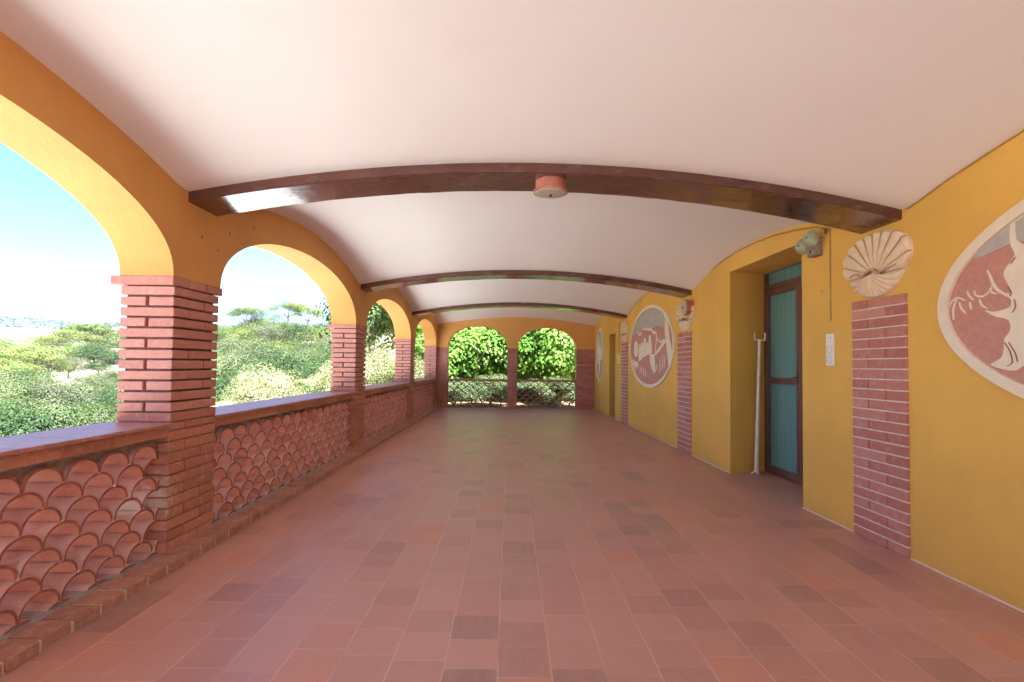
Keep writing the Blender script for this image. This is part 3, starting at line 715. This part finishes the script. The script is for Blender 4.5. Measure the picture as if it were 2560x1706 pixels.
M().bbox(-.001, .062, 3.865, 3.965, 1.895, 2.03, .006, TW).build('box', m_bellbox, t)
M().lathe([(.009, -.004), (.009, .004), (.006, .006)], PW(3.915, 1.93, .062), (-1, 0, 0), 10).build('clapper', m_dark, t)
m = M(); pts = []
for i in range(21):
    a = 2*math.pi*i/20; pts.append(PW(3.806+.010*math.cos(a), 2.058+.017*math.sin(a), .014))
m.tube(pts, .0045, 8); m.tube([PW(3.806, 2.075, -.002), PW(3.806, 2.075, .014)], .005)
tag(m.build('wall_ring', mat_plain('dark_red_ring', (.14, .03, .02), .4)), 'tiny dark red ring hook on the wall beside the near beam', 'hook')

# clothes-prop leaning in the recess
f0 = Vector((2.475, 5.395, 0)); f1 = Vector((2.53, 5.432, 1.343)); dr = (f1-f0).normalized()
t = thing('forked_pole', f0, 'white forked pole leaning in the door recess', 'pole')
m = M(); n = 14
m.tube([f0+dr*.03, f0+dr*.55, f1], [.0205, .018, .0145], 14); m.build('shaft', m_pole, t, smooth_=True)
m = M(); m.tube([f0+dr*.50, f0+dr*.515], .0215, 14); m.build('collar', m_pole, t)
m = M(); sx = Vector((1, -.15, 0)).normalized()
m.tube([f1-dr*.01, f1+dr*.012], .016, 12)
m.tube([f1+sx*-.05+dr*.010, f1+sx*.05+dr*.010], .0075, 8)
for s_ in (-1, 1): m.tube([f1+sx*.05*s_+dr*.004, f1+sx*.051*s_+dr*.085], .0075, 8)
m.build('fork', m_pole, t)
m = M()
for a in range(3):
    q = Vector((math.cos(a*2.1+.4), math.sin(a*2.1+.4), 0))
    m.tube([f0+dr*.05, f0+q*.032+Vector((0, 0, .018)), f0+q*.052+Vector((0, 0, .006))], [.010, .008, .006], 8)
m.build('foot', m_pole, t)

# bracket lantern outside, past the second pillar
t = thing('wall_lantern', (XLO, 6.6, 1.3), 'small dark lantern on a bracket outside the second pillar', 'lantern')
M().tube([(XLO+.002, 6.62, 1.245), (XLO-.03, 6.70, 1.25), (XLO-.045, 6.86, 1.262)], .008, 8).build('bracket', m_dark, t)
m = M(); m.lathe([(.012, -.03), (.030, -.022), (.036, .02), (.018, .034), (.006, .04)], (XLO-.048, 6.92, 1.262), (0, 0, 1), 12); m.build('head', mat_plain('blue_grey_metal', (.16, .17, .20), .4), t, smooth_=True)

# ================================================================== outside
rs = np.random.RandomState(7)
def leaf_mat(name, stops, trans=.35, rough=.7, clump=1.2, leafv=.26):
    n = N(name); g = n.geo()
    cl = n.rng(n.noise(g.outputs['Position'], clump, 3), .38, .62, -.36, .36)
    ob = n.rng(n.n('ObjectInfo').outputs['Random'], 0, 1, -.20, .20)
    base = n.math('ADD', n.rng(g.outputs['Random Per Island'], 0, 1, .5-leafv, .5+leafv), n.math('ADD', cl, ob))
    c = n.ramp(base, stops)
    n.out(c, rough, Specular_IOR_Level=.2)
    tr = n.n('BsdfTranslucent', i_Color=n.mix(1.0, c, (1.0, 1.0, .45), 'MULTIPLY'))
    mx = n.n('MixShader'); n.set(mx.inputs[0], trans)
    n.t.links.new(n.b.outputs[0], mx.inputs[1]); n.t.links.new(tr.outputs[0], mx.inputs[2])
    n.t.links.new(mx.outputs[0], n.t.nodes['Material Output'].inputs[0])
    return n.m
lm_oak = leaf_mat('oak_leaves', [(0, (.028, .050, .016)), (.45, (.075, .105, .032)), (1, (.175, .185, .075))])
lm_dry = leaf_mat('olive_dry_leaves', [(0, (.075, .09, .042)), (.5, (.12, .13, .065)), (1, (.18, .17, .10))])
lm_pine = leaf_mat('pine_needles', [(0, (.050, .075, .016)), (.45, (.12, .145, .030)), (1, (.20, .21, .06))], .25)
lm_dark = leaf_mat('dark_green_leaves', [(0, (.024, .048, .016)), (.6, (.055, .088, .028)), (1, (.11, .14, .045))])
lm_bloom = leaf_mat('cream_blossom_leaves', [(0, (.06, .075, .018)), (.35, (.14, .14, .04)), (.5, (.22, .21, .09)), (1, (.32, .30, .18))], .12, leafv=.4)
lm_plane = leaf_mat('bright_plane_leaves', [(0, (.07, .14, .02)), (.4, (.15, .26, .03)), (.8, (.24, .36, .06)), (1, (.34, .42, .16))], .5)
lm_far = leaf_mat('far_tree_leaves', [(0, (.07, .09, .06)), (1, (.12, .14, .10))], .1, .8, .02)
lm_ivy = leaf_mat('low_shrub_leaves', [(0, (.026, .045, .016)), (.5, (.06, .088, .028)), (1, (.12, .14, .055))], .3)
m_bark = mat_plain('bark', (.16, .11, .08), .95, .3, 12, .8, .02)

def leaves_mesh(name, cen, nrm, size, mat, asp=.62, seed=0):
    """many small bent leaf faces: cen, nrm (n,3) arrays"""
    r = np.random.RandomState(seed); n = len(cen)
    nrm = nrm/np.linalg.norm(nrm, axis=1, keepdims=True)
    a = np.cross(nrm, r.normal(size=(n, 3))); a /= np.linalg.norm(a, axis=1, keepdims=True); b = np.cross(nrm, a)
    s_ = (size*r.uniform(.6, 1.3, n))[:, None] if np.isscalar(size) else (size*r.uniform(.7, 1.2, n))[:, None]
    v = np.stack([cen-a*s_*.5, cen+b*s_*asp*.5+nrm*s_*.08, cen+a*s_*.5, cen-b*s_*asp*.5+nrm*s_*.08], 1).reshape(-1, 3)
    me = bpy.data.meshes.new(name); me.vertices.add(4*n); me.vertices.foreach_set('co', v.ravel())
    me.loops.add(4*n); me.loops.foreach_set('vertex_index', np.arange(4*n)); me.polygons.add(n)
    me.polygons.foreach_set('loop_start', np.arange(n)*4)
    try: me.polygons.foreach_set('loop_total', np.full(n, 4))
    except Exception: pass
    me.update(calc_edges=True); me.materials.append(mat); return me
def crown_pts(n, rx, ry, rz, lobes, seed, kind='round', fill=.35):
    r = np.random.RandomState(seed); L = []
    for i in range(lobes):
        th = r.uniform(0, 2*math.pi); u = r.uniform(-.35, 1)
        if kind == 'umbrella': rr = math.sqrt(r.uniform(0, 1))*.78; c = (rr*math.cos(th), rr*math.sin(th), .45*(1-rr*rr)-.1+.1*r.normal()); s_ = r.uniform(.22, .36)
        else:
            rr = r.uniform(.25, .72); q = math.sqrt(max(0, 1-u*u)); c = (rr*q*math.cos(th), rr*q*math.sin(th), rr*u); s_ = r.uniform(.28, .48)
        L.append((c, s_))
    P = []; Q = []
    k = r.randint(0, lobes, n); d = r.normal(size=(n, 3)); d /= np.linalg.norm(d, axis=1, keepdims=True)
    d[:, 2] = np.where(r.rand(n) < .7, np.abs(d[:, 2]), d[:, 2])
    cs = np.array([L[i][0] for i in range(lobes)]); ss = np.array([L[i][1] for i in range(lobes)])
    sc_ = r.uniform(1-fill, 1.06, n)
    P = cs[k]+d*(ss[k]*sc_)[:, None]
    nr = d*1.2+r.normal(size=(n, 3))*.28+np.array((0, 0, .30))
    return P*np.array((rx, ry, rz)), nr
def tree_parts(base, top, spread, seed, trunk_r):
    r = random.Random(seed); m = M(); b = Vector(base); tp = Vector(top)
    mid = b.lerp(tp, .55)+Vector((r.uniform(-.1, .1), r.uniform(-.1, .1), 0))*trunk_r*8
    m.tube([b, b.lerp(mid, .5), mid, tp], [trunk_r*1.3, trunk_r, trunk_r*.8, trunk_r*.45], 8)
    for i in range(6):
        a = i*1.05+r.uniform(-.3, .3); s0 = mid.lerp(tp, r.uniform(-.1, .6)); e = s0+Vector((math.cos(a)*spread, math.sin(a)*spread, spread*r.uniform(.25, .7)))
        m.tube([s0, s0.lerp(e, .5)+Vector((0, 0, spread*.06)), e], [trunk_r*.5, trunk_r*.33, trunk_r*.15], 6)
    return m
PROTO = {}
def proto(kind, var):
    key = (kind, var)
    if key in PROTO: return PROTO[key]
    if kind == 'umbrella': P, Q = crown_pts(10000, 1, 1, .60, 30, 100+var, 'umbrella'); me = leaves_mesh('crown', P, Q, .040, lm_pine, .5, var)
    elif kind == 'pine': P, Q = crown_pts(11000, 1, 1, .8, 26, 200+var); me = leaves_mesh('crown', P, Q, .042, lm_pine, .5, var)
    elif kind == 'oak': P, Q = crown_pts(12000, 1, 1, .85, 28, 300+var); me = leaves_mesh('crown', P, Q, .042, lm_oak, .6, var)
    elif kind == 'dry': P, Q = crown_pts(11000, 1, 1, .85, 26, 400+var); me = leaves_mesh('crown', P, Q, .040, lm_dry, .6, var)
    elif kind == 'dark': P, Q = crown_pts(12000, 1, 1, .95, 26, 500+var); me = leaves_mesh('crown', P, Q, .042, lm_dark, .6, var)
    tz = -1.35 if kind != 'umbrella' else -1.1
    tr = tree_parts((0, 0, tz), (0, 0, .25 if kind != 'umbrella' else -.02), .55, var, .05)
    o = tr.build('trunk', m_bark, None); tm = o.data; bpy.data.objects.remove(o)
    PROTO[key] = (me, tm); return PROTO[key]
def put_tree(kind, var, loc, r, label, group, rz=0, sq=1.0, name=None):
    me, tm = proto(kind, var)
    nm = name or {'umbrella': 'umbrella_pine', 'pine': 'pine_tree', 'oak': 'oak_tree', 'dry': 'olive_tree', 'dark': 'evergreen_tree'}[kind]
    e = thing(nm, loc, label, 'tree', group); e.rotation_euler.z = rz; e.scale = (r, r, r*sq)
    for n_, d in (('crown', me), ('trunk', tm)):
        o = bpy.data.objects.new(n_, d); C.objects.link(o); o.parent = e
    return e
def dirp(u, v):                       # direction through a point of the photograph (2560 px frame), per metre of depth
    d = (u-1280)*ri-(v-853-17.0)*up+FPX*fw; return d/d.y
def at(u, v, Y): d = dirp(u, v); return Vector((d.x*Y, Y, CAMZ+d.z*Y))

# terrain: heights per azimuth (degrees left of forward) and horizontal distance
TAZ = [
    (-180, [(0, -3.2), (3000, -3.2)]),
    (-60, [(0, -3.2), (60, -2), (3000, 0)]),
    (-20, [(0, -3.2), (12, -1.2), (22, .2), (60, 5), (200, 12), (3000, 20)]),
    (-8, [(0, -3.2), (12.5, -1.2), (15, -.55), (18, -.25), (24, .6), (60, 5), (200, 12), (3000, 20)]),
    (8, [(0, -3.2), (12.5, -1.2), (15, -.55), (18, -.25), (24, .6), (60, 5), (200, 12), (3000, 20)]),
    (13, [(0, -3.2), (12, -2.6), (20, -2.0), (30, -.5), (60, 4.0), (100, 6), (160, 0), (3000, 20)]),
    (19, [(0, -3.2), (8, -3.2), (20, -3.2), (35, -1.8), (60, 1.2), (85, 4.2), (110, 5), (160, -4), (600, -5), (3000, 30)]),
    (29, [(0, -3.2), (8, -3.4), (20, -4.5), (35, -3.6), (60, -.5), (85, 2.6), (105, 3.8), (160, -6), (600, 5), (3000, 40)]),
    (36, [(0, -3.2), (8, -3.8), (20, -5.5), (45, -6.5), (75, -3.2), (100, 0), (125, 3.0), (150, 3.2), (220, -8), (600, 16), (1400, 75), (3000, 80)]),
    (41, [(0, -3.2), (8, -3.8), (20, -5.6), (45, -7.5), (75, -5.5), (100, -2.2), (125, .6), (150, 1.0), (220, -8), (560, 14), (900, 38), (1300, 44), (1900, 104), (3000, 105)]),
    (46, [(0, -3.2), (8, -3.8), (20, -5.6), (45, -8), (75, -7.5), (100, -6), (150, -6), (220, -8), (520, 12), (900, 38), (1300, 44), (1900, 104), (3000, 105)]),
    (60, [(0, -3.2), (8, -3.8), (20, -5.6), (45, -8), (100, -7), (220, -8), (520, 10), (900, 34), (1900, 100), (3000, 105)]),
    (180, [(0, -3.2), (3000, -3.2)])]
def H0(az, r):
    for (a, ta), (b, tb) in zip(TAZ[:-1], TAZ[1:]):
        if a <= az <= b:
            t_ = (az-a)/(b-a); t_ = t_*t_*(3-2*t_)
            ha = np.interp(r, [p[0] for p in ta], [p[1] for p in ta]); hb = np.interp(r, [p[0] for p in tb], [p[1] for p in tb])
            return float(ha*(1-t_)+hb*t_)
def ground(x, y):
    r = math.hypot(x, y); az = math.degrees(math.atan2(-x, y)); return H0(az, r)+(.012*r*math.sin(x*.21+1)*math.cos(y*.17) if r < 300 else 3*math.sin(x*.004)*math.cos(y*.005))
azs = sorted(set([round(a, 2) for a in list(np.arange(-180, -30, 10))+list(np.arange(-30, 62, 1.0))+list(np.arange(65, 181, 8))]+[180.0]))
rr_ = [0, 3, 6, 9, 11]+list(np.arange(12, 34, 1.5))+list(np.arange(34, 180, 4))+[190, 220, 260, 320, 400, 500, 600, 720, 900, 1100, 1300, 1500, 1700, 1900, 2300, 3000]
vs = []; fs = []
for a in azs:
    for r_ in rr_:
        x, y = -math.sin(R(a))*r_, math.cos(R(a))*r_; vs.append((x, y, ground(x, y)))
nr_ = len(rr_)
for i in range(len(azs)-1):
    for j in range(nr_-1): q = i*nr_+j; fs.append((q, q+1, q+nr_+1, q+nr_))
def mat_ground():
    n = N('dry_hillside'); v = n.geo().outputs['Position']
    a = n.noise(v, .09, 5, .6); b = n.noise(v, 1.2, 6, .65)
    c = n.ramp(n.math('ADD', n.math('MULTIPLY', a, .6), n.math('MULTIPLY', b, .4)), [(.38, (.11, .12, .05)), (.47, (.22, .18, .11)), (.56, (.31, .24, .17)), (.7, (.37, .29, .22))])
    d = n.n('VectorMath', operation='LENGTH', i_0=v).outputs['Value']
    far = n.ramp(n.noise(v, .0045, 4, .6), [(.45, (.10, .13, .055)), (.62, (.22, .22, .12))])
    fld = n.ramp(n.noise(v, .01, 2), [(.4, (.36, .30, .25)), (.6, (.42, .35, .30))])
    c = n.mix(n.rng(d, 180, 300, 0, 1), c, far)
    inf = n.math('MULTIPLY', n.rng(d, 600, 640, 0, 1), n.rng(d, 1320, 1380, 1, 0))
    c = n.mix(inf, c, fld)
    return n.out(c, .95, n.bump(b, .6, .1))
tag(M().add(vs, fs).build('hillside', mat_ground(), smooth_=True), kind='structure')
# sunlit yard of pale ochre soil beyond the end wall
ym = M(); vs = []; fs = []
for i in range(25):
    for j in range(13):
        x = -9+18*i/24; y = 13.8+9*j/12; vs.append((x, y, -.42+.085*(y-14)+.03*math.sin(x*2)+.02*math.cos(y*3)-(.0 if j else .0)))
for i in range(24):
    for j in range(12): q = i*13+j; fs.append((q, q+13, q+14, q+1))
ym.add(vs, fs)
tag(ym.build('garden_soil', mat_plain('ochre_soil', (.34, .20, .09), .95, .25, 3, .6, .02), smooth_=True), kind='structure')

tg = M(); rnd = random.Random(9); x = -9.2
while x < -2.2:
    y = -14.0
    while y < 12.4: tg.box(x+.004, x+.496, y+.004, y+.496, -.96, -.90); y += .50
    x += .50
tg.box(-9.3, -2.17, -14, 12.4, -5, -.908)
tg.box(-2.15, 5.0, -14, -4.5, -5, -.02)  # unseen rear paving, added to bounce light in through the back arches
tag(tg.build('bounce_terrace', mat_plain('pale_bounce_paving', (.67, .62, .55), .8, .08, 5, .2, .004)), kind='structure')  # unseen pale paving, added to bounce sunlight up onto the ceiling
# foliage screens: leaves in a sheet-like but deep volume made of overlapping clumps
def bush(name, cen, rad, n, size, mat, label, cat, group=None, lobes=20, seed=0, flat=.8, trunk=True, fill=.35):
    P, Q = crown_pts(n, *rad, lobes, seed, fill=fill)
    e = thing(name, cen, label, cat, group)
    me = leaves_mesh('crown' if cat == 'tree' else 'foliage', P, Q, size, mat, flat, seed)
    o = bpy.data.objects.new('crown' if cat == 'tree' else 'foliage', me); C.objects.link(o); o.parent = e
    if trunk:
        gz = ground(cen[0], cen[1])-cen[2]
        tr = tree_parts((0, 0, gz), (0, 0, .1), rad[0]*.6, seed, max(.05, rad[0]*.05)); q = tr.build('trunk' if cat == 'tree' else 'stems', m_bark, None); q.parent = e
    return e
# cream-flowering shrubs near the house
bloom = [(at(668, 1010, 11.5), (.98, 1.1, .80), 'round cream-blossomed shrub filling the lower part of the second arch'),
         (at(560, 1055, 10.6), (.62, .8, .42), 'low cream-blossomed shrub at the lower left of the second arch'),
         (at(835, 985, 13.0), (.58, 1.0, .80), 'upright cream-blossomed shrub at the right of the second arch'),
         (at(945, 965, 14.5), (.95, 1.3, 1.10), 'tall cream-blossomed shrub seen through the third arch'),
         (at(1045, 970, 16.5), (.8, 1.1, 1.1), 'cream-blossomed shrub glimpsed through the fourth narrow arch'),
         (at(760, 1055, 12.2), (.5, .7, .45), 'low yellowish flowering shrub between two larger cream ones')]
for i, (c, rd, lab) in enumerate(bloom):
    bush('flowering_shrub', c, rd, 34000, .028, lm_bloom, lab, 'shrub', 'cream flowering shrubs outside the arcade', 44, 600+i, .7, fill=.18)
# broad-leaved tree behind the third and fourth arch
bush('broadleaf_tree', at(925, 800, 24), (2.4, 2.4, 3.2), 16000, .17, lm_oak, 'bright broadleaf tree rising behind the third arch', 'tree', None, 34, 701, .7)
bush('broadleaf_tree', at(1042, 800, 21), (1.7, 2.0, 2.8), 12000, .17, lm_oak, 'broadleaf tree seen through the narrow fourth arch', 'tree', None, 30, 702, .7)
# plane trees filling the end arches
ends = [(at(1150, 905, 17.6), (1.7, 1.4, 2.2), 'bright leafy plane tree behind the left half of the left end arch'),
        (at(1245, 898, 18.6), (1.6, 1.4, 2.4), 'bright leafy plane tree behind the right half of the left end arch'),
        (at(1340, 900, 17.4), (1.6, 1.4, 2.2), 'bright leafy plane tree behind the left half of the right end arch'),
        (at(1430, 903, 18.4), (1.7, 1.4, 2.4), 'bright leafy plane tree behind the right half of the right end arch')]
for i, (c, rd, lab) in enumerate(ends):
    bush('plane_tree', c, rd, 42000, .11, lm_plane, lab, 'tree', 'bright plane trees beyond the end arches', 34, 800+i, .85, fill=.4)
back = [(at(1090, 840, 22), 2.6), (at(1200, 830, 23), 2.8), (at(1300, 830, 22), 2.8), (at(1400, 830, 23), 2.8), (at(1500, 840, 22), 2.6)]
for i, (c, r_) in enumerate(back):
    bush('plane_tree', c, (r_, 1.6, r_*1.15), 16000, .16, lm_plane, ['shaded tree crown left of the end arches, second row', 'tree crown in the second row behind the left end arch', 'tree crown in the second row behind the middle pier', 'tree crown in the second row behind the right end arch', 'tree crown in the second row beyond the right end pier'][i], 'tree', 'second-row trees beyond the end arches', 30, 820+i, .8)
low = [(at(1140, 988, 16.0), (1.0, .8, .56)), (at(1225, 985, 16.5), (1.0, .8, .60)), (at(1320, 988, 15.8), (.95, .8, .58)), (at(1400, 988, 16.4), (.95, .8, .6))]
for i, (c, rd) in enumerate(low):
    bush('garden_shrub', c, rd, 16000, .055, lm_ivy, ['grey-green shrub behind the left end balustrade, left part', 'grey-green shrub behind the left end balustrade, right part', 'dark shrub behind the right end balustrade, left part', 'dark shrub behind the right end balustrade, right part'][i], 'shrub', 'low shrubs behind the end balustrades', 24, 840+i, .6)

# near oaks below the first arch
rnd = random.Random(11)
near = [(at(-60, 1105, 15), 2.2), (at(60, 1090, 14), 2.0), (at(170, 1085, 16), 2.2), (at(270, 1075, 18), 2.2), (at(20, 1010, 22), 2.4), (at(140, 1010, 23), 2.5), (at(260, 1010, 24), 2.4), (at(360, 1020, 22), 2.4), (at(-90, 1010, 22), 2.6)]
near = [(at(p[0], p[1]+0, p[2]), p[3], p[4]) for p in [(-70, 1120, 15, 2.1, 'oak'), (45, 1125, 14.5, 1.9, 'dark'), (150, 1130, 15.5, 2.0, 'dry'), (265, 1120, 16.5, 1.9, 'oak'), (10, 1045, 22, 2.3, 'oak'), (115, 1050, 23, 2.3, 'dry'), (225, 1040, 25, 2.4, 'oak'), (340, 1050, 24, 2.3, 'dark'), (-100, 1040, 22, 2.6, 'dry'), (470, 1060, 17, 2.0, 'oak'), (400, 1110, 15, 1.8, 'oak'), (700, 1030, 19, 1.6, 'oak'), (775, 1025, 20, 1.7, 'dark'), (850, 1015, 21, 1.8, 'oak'), (610, 1030, 18, 1.6, 'oak')]]
NL = ['leafy oak below the left edge of the first arch', 'dark leafy tree at the lower left, just over the coping', 'pale olive tree just over the coping, middle of the first arch', 'leafy oak just over the coping, beside the near pillar', 'oak crown in the second row, far left of the first arch',
      'dusty olive crown in the second row of the first arch', 'oak crown in the second row beside the dry path', 'dark crown hidden behind the near pillar', 'dusty olive crown beyond the left frame edge', 'oak behind the near pillar, toward the second arch', 'low oak directly behind the near pillar', 'oak just behind the round cream shrub', 'dark low tree between the two big cream shrubs', 'oak behind the upright cream shrub', 'oak above the low cream shrub, left in the second arch']
for i, (c, r_, kd) in enumerate(near):
    me_mat = {'oak': lm_oak, 'dark': lm_dark, 'dry': lm_dry}[kd]
    bush({'oak': 'oak_tree', 'dark': 'evergreen_tree', 'dry': 'olive_tree'}[kd], c, (r_, r_, r_*.8), 32000, .062, me_mat, NL[i], 'tree', 'trees below the terrace', 36, 900+i, .7)
# pines and trees on the far slope of the first arch
def on_ground(u, Y, lift): d = dirp(u, 900); x = d.x*Y; return Vector((x, Y, ground(x, Y)+lift))
far1 = [('umbrella', at(85, 897, 60), 4.3, .9, 'broad umbrella pine with flat crown, left in the first arch'), ('umbrella', at(15, 935, 52), 3.6, .9, 'umbrella pine at the left frame edge, below the broad one'),
        ('pine', at(-40, 885, 75), 5, .8, 'pine at the far left edge beside the pale field'), ('pine', at(0, 905, 70), 4.5, .8, 'low pine in front of the pale field'),
        ('pine', at(130, 862, 98), 4.6, .7, 'small pine left of the ridge pines'), ('umbrella', at(175, 852, 95), 5.0, .9, 'umbrella pine on the ridge beside the pale field'), ('umbrella', at(228, 838, 100), 6.0, .9, 'highest umbrella pine on the ridge in the first arch'),
        ('pine', at(275, 858, 105), 6.0, .8, 'ridge pine next to the near pillar'), ('pine', at(205, 890, 88), 4.0, .8, 'round pine below the ridge crest'), ('dark', at(235, 895, 84), 3.6, .7, 'dark evergreen at the top of the dry slope'),
        ('dark', at(275, 898, 84), 3.6, .7, 'dark evergreen at the top of the dry slope, by the pillar'), ('dry', at(172, 915, 74), 2.6, .8, 'grey bush at the upper end of the dry path'), ('pine', at(120, 925, 62), 3.0, .8, 'small rounded pine beside the dry path'),
        ('oak', at(245, 925, 60), 1.6, .8, 'small green bush alone on the dry slope'), ('oak', at(285, 950, 52), 2.0, .8, 'green bush at the foot of the near pillar, on the slope'), ('dry', at(235, 965, 46), 1.9, .8, 'dusty bush low on the dry slope'), ('oak', at(330, 875, 100), 6, .8, 'ridge tree hidden behind the near pillar'), ('pine', at(400, 870, 100), 6, .8, 'ridge pine behind the near pillar, toward the second arch'), ('dark', at(90, 985, 44), 2.4, .8, 'dark bush below the broad umbrella pine'), ('oak', at(40, 975, 42), 3.0, .8, 'oak below the umbrella pine at the left edge'), ('oak', at(340, 960, 55), 3.0, .8, 'oak on the slope behind the near pillar'), ('pine', at(465, 870, 95), 5.5, .8, 'ridge pine just left of the second arch')]
for i, (kd, c, r_, sq, lab) in enumerate(far1):
    put_tree(kd, i % 3, c, r_, lab, 'trees on the far slope', rnd.uniform(0, 6), sq)
# wooded hillside in the second arch and beyond it
put_tree('umbrella', 0, at(617, 790, 78), 3.1, 'umbrella pine standing clear on the skyline, left in the second arch', 'skyline umbrella pines', .5, 1.1)
put_tree('umbrella', 1, at(722, 778, 76), 3.0, 'taller umbrella pine on the skyline, left of a pair', 'skyline umbrella pines', 1.5, 1.1)
put_tree('umbrella', 2, at(772, 788, 76), 2.6, 'smaller umbrella pine touching the taller one on the skyline', 'skyline umbrella pines', 2.5, 1.0)
WORDS = {'pine': 'rounded pine', 'oak': 'green oak', 'dry': 'dusty olive', 'dark': 'dark evergreen'}
rowsF = [(80, 836, 4.4, ['pine', 'pine', 'oak', 'pine', 'pine', 'dark', 'pine', 'dry']), (68, 862, 3.9, ['dark', 'pine', 'dry', 'oak', 'pine', 'oak', 'dry']), (56, 893, 3.5, ['dry', 'dry', 'oak', 'pine', 'oak', 'dry', 'oak']),
         (45, 920, 3.2, ['oak', 'dry', 'dry', 'oak', 'oak', 'dry']), (36, 950, 2.9, ['oak', 'dry', 'oak', 'dark', 'dark', 'oak']), (28, 985, 2.4, ['oak', 'oak', 'dark', 'dark', 'oak'])]
ORD = ['skyline row', 'second row below skyline', 'third row below skyline', 'middle row', 'lower row', 'lowest row']
POS = ['at the left end', 'second from the left', 'third from the left', 'near the middle', 'right of the middle', 'third from the right end', 'near the right end', 'at the right end']
for k_, (Y, v, r_, kinds) in enumerate(rowsF):
    n = len(kinds)
    for j, kd in enumerate(kinds):
        u = 505+(900-505)*(j+.5*(k_ % 2)+.1)/(n-1); v2 = v+(rnd.uniform(-14, 14) if k_ else 12*math.sin(j*1.7))
        put_tree(kd, (j+k_) % 3, at(u, v2, Y+rnd.uniform(-3, 3)), r_*rnd.uniform(.7, 1.05), '%s, %s of hillside, %s' % (WORDS[kd], ORD[k_], POS[j]), 'trees on the wooded hillside', rnd.uniform(0, 6), rnd.uniform(.85, 1.1))
# far strip of woodland on the hills behind the pale field
P = []; r2 = np.random.RandomState(5)
for i in range(30000):
    a = r2.uniform(33, 52); d = r2.uniform(1400, 2000); x, y = -math.sin(R(a))*d, math.cos(R(a))*d; P.append((x, y, ground(x, y)+r2.uniform(0, 7)))
P = np.array(P); me = leaves_mesh('far_woods', P, r2.normal(size=P.shape)+np.array((0, 0, .6)), 7., lm_far, .7, 3)
o = bpy.data.objects.new('far_woods', me); C.objects.link(o); tag(o, 'distant strip of woodland on the horizon hills', 'woods', kind='stuff')
# scrub on the slope
P = []
for i in range(60000):
    a = r2.uniform(8, 50); d = r2.uniform(8, 150)**1.0; x, y = -math.sin(R(a))*d, math.cos(R(a))*d
    nz = math.sin(x*.5+3)*math.cos(y*.37)+.6*math.sin(x*.17-y*.23)
    dry = 34 < a < 42 and 66 < d < 108
    if (dry and nz < .9) or nz < -.5: continue
    P.append((x, y, ground(x, y)+r2.uniform(0, .45)))
P = np.array(P); me = leaves_mesh('scrub', P, r2.normal(size=P.shape)*.8+np.array((0, 0, .8)), .24, lm_dry, .6, 4)
o = bpy.data.objects.new('scrub', me); C.objects.link(o); tag(o, 'dry scrub and ground cover scattered over the slope', 'scrub', kind='stuff')

# thin summer haze round everything
hz = M().box(-3100, 3100, -3100, 3100, -12, 125).build('haze', bpy.data.materials.new('haze_air'))
hm = hz.data.materials[0]; hm.use_nodes = True; ht = hm.node_tree
for n_ in list(ht.nodes):
    if n_.type != 'OUTPUT_MATERIAL': ht.nodes.remove(n_)
pv = ht.nodes.new('ShaderNodeVolumePrincipled'); pv.inputs['Color'].default_value = (.86, .91, 1, 1); pv.inputs['Density'].default_value = .00010
ht.links.new(pv.outputs[0], ht.nodes['Material Output'].inputs['Volume'])
tag(hz, kind='stuff', label='thin pale summer haze in the air over the valley', cat='haze')
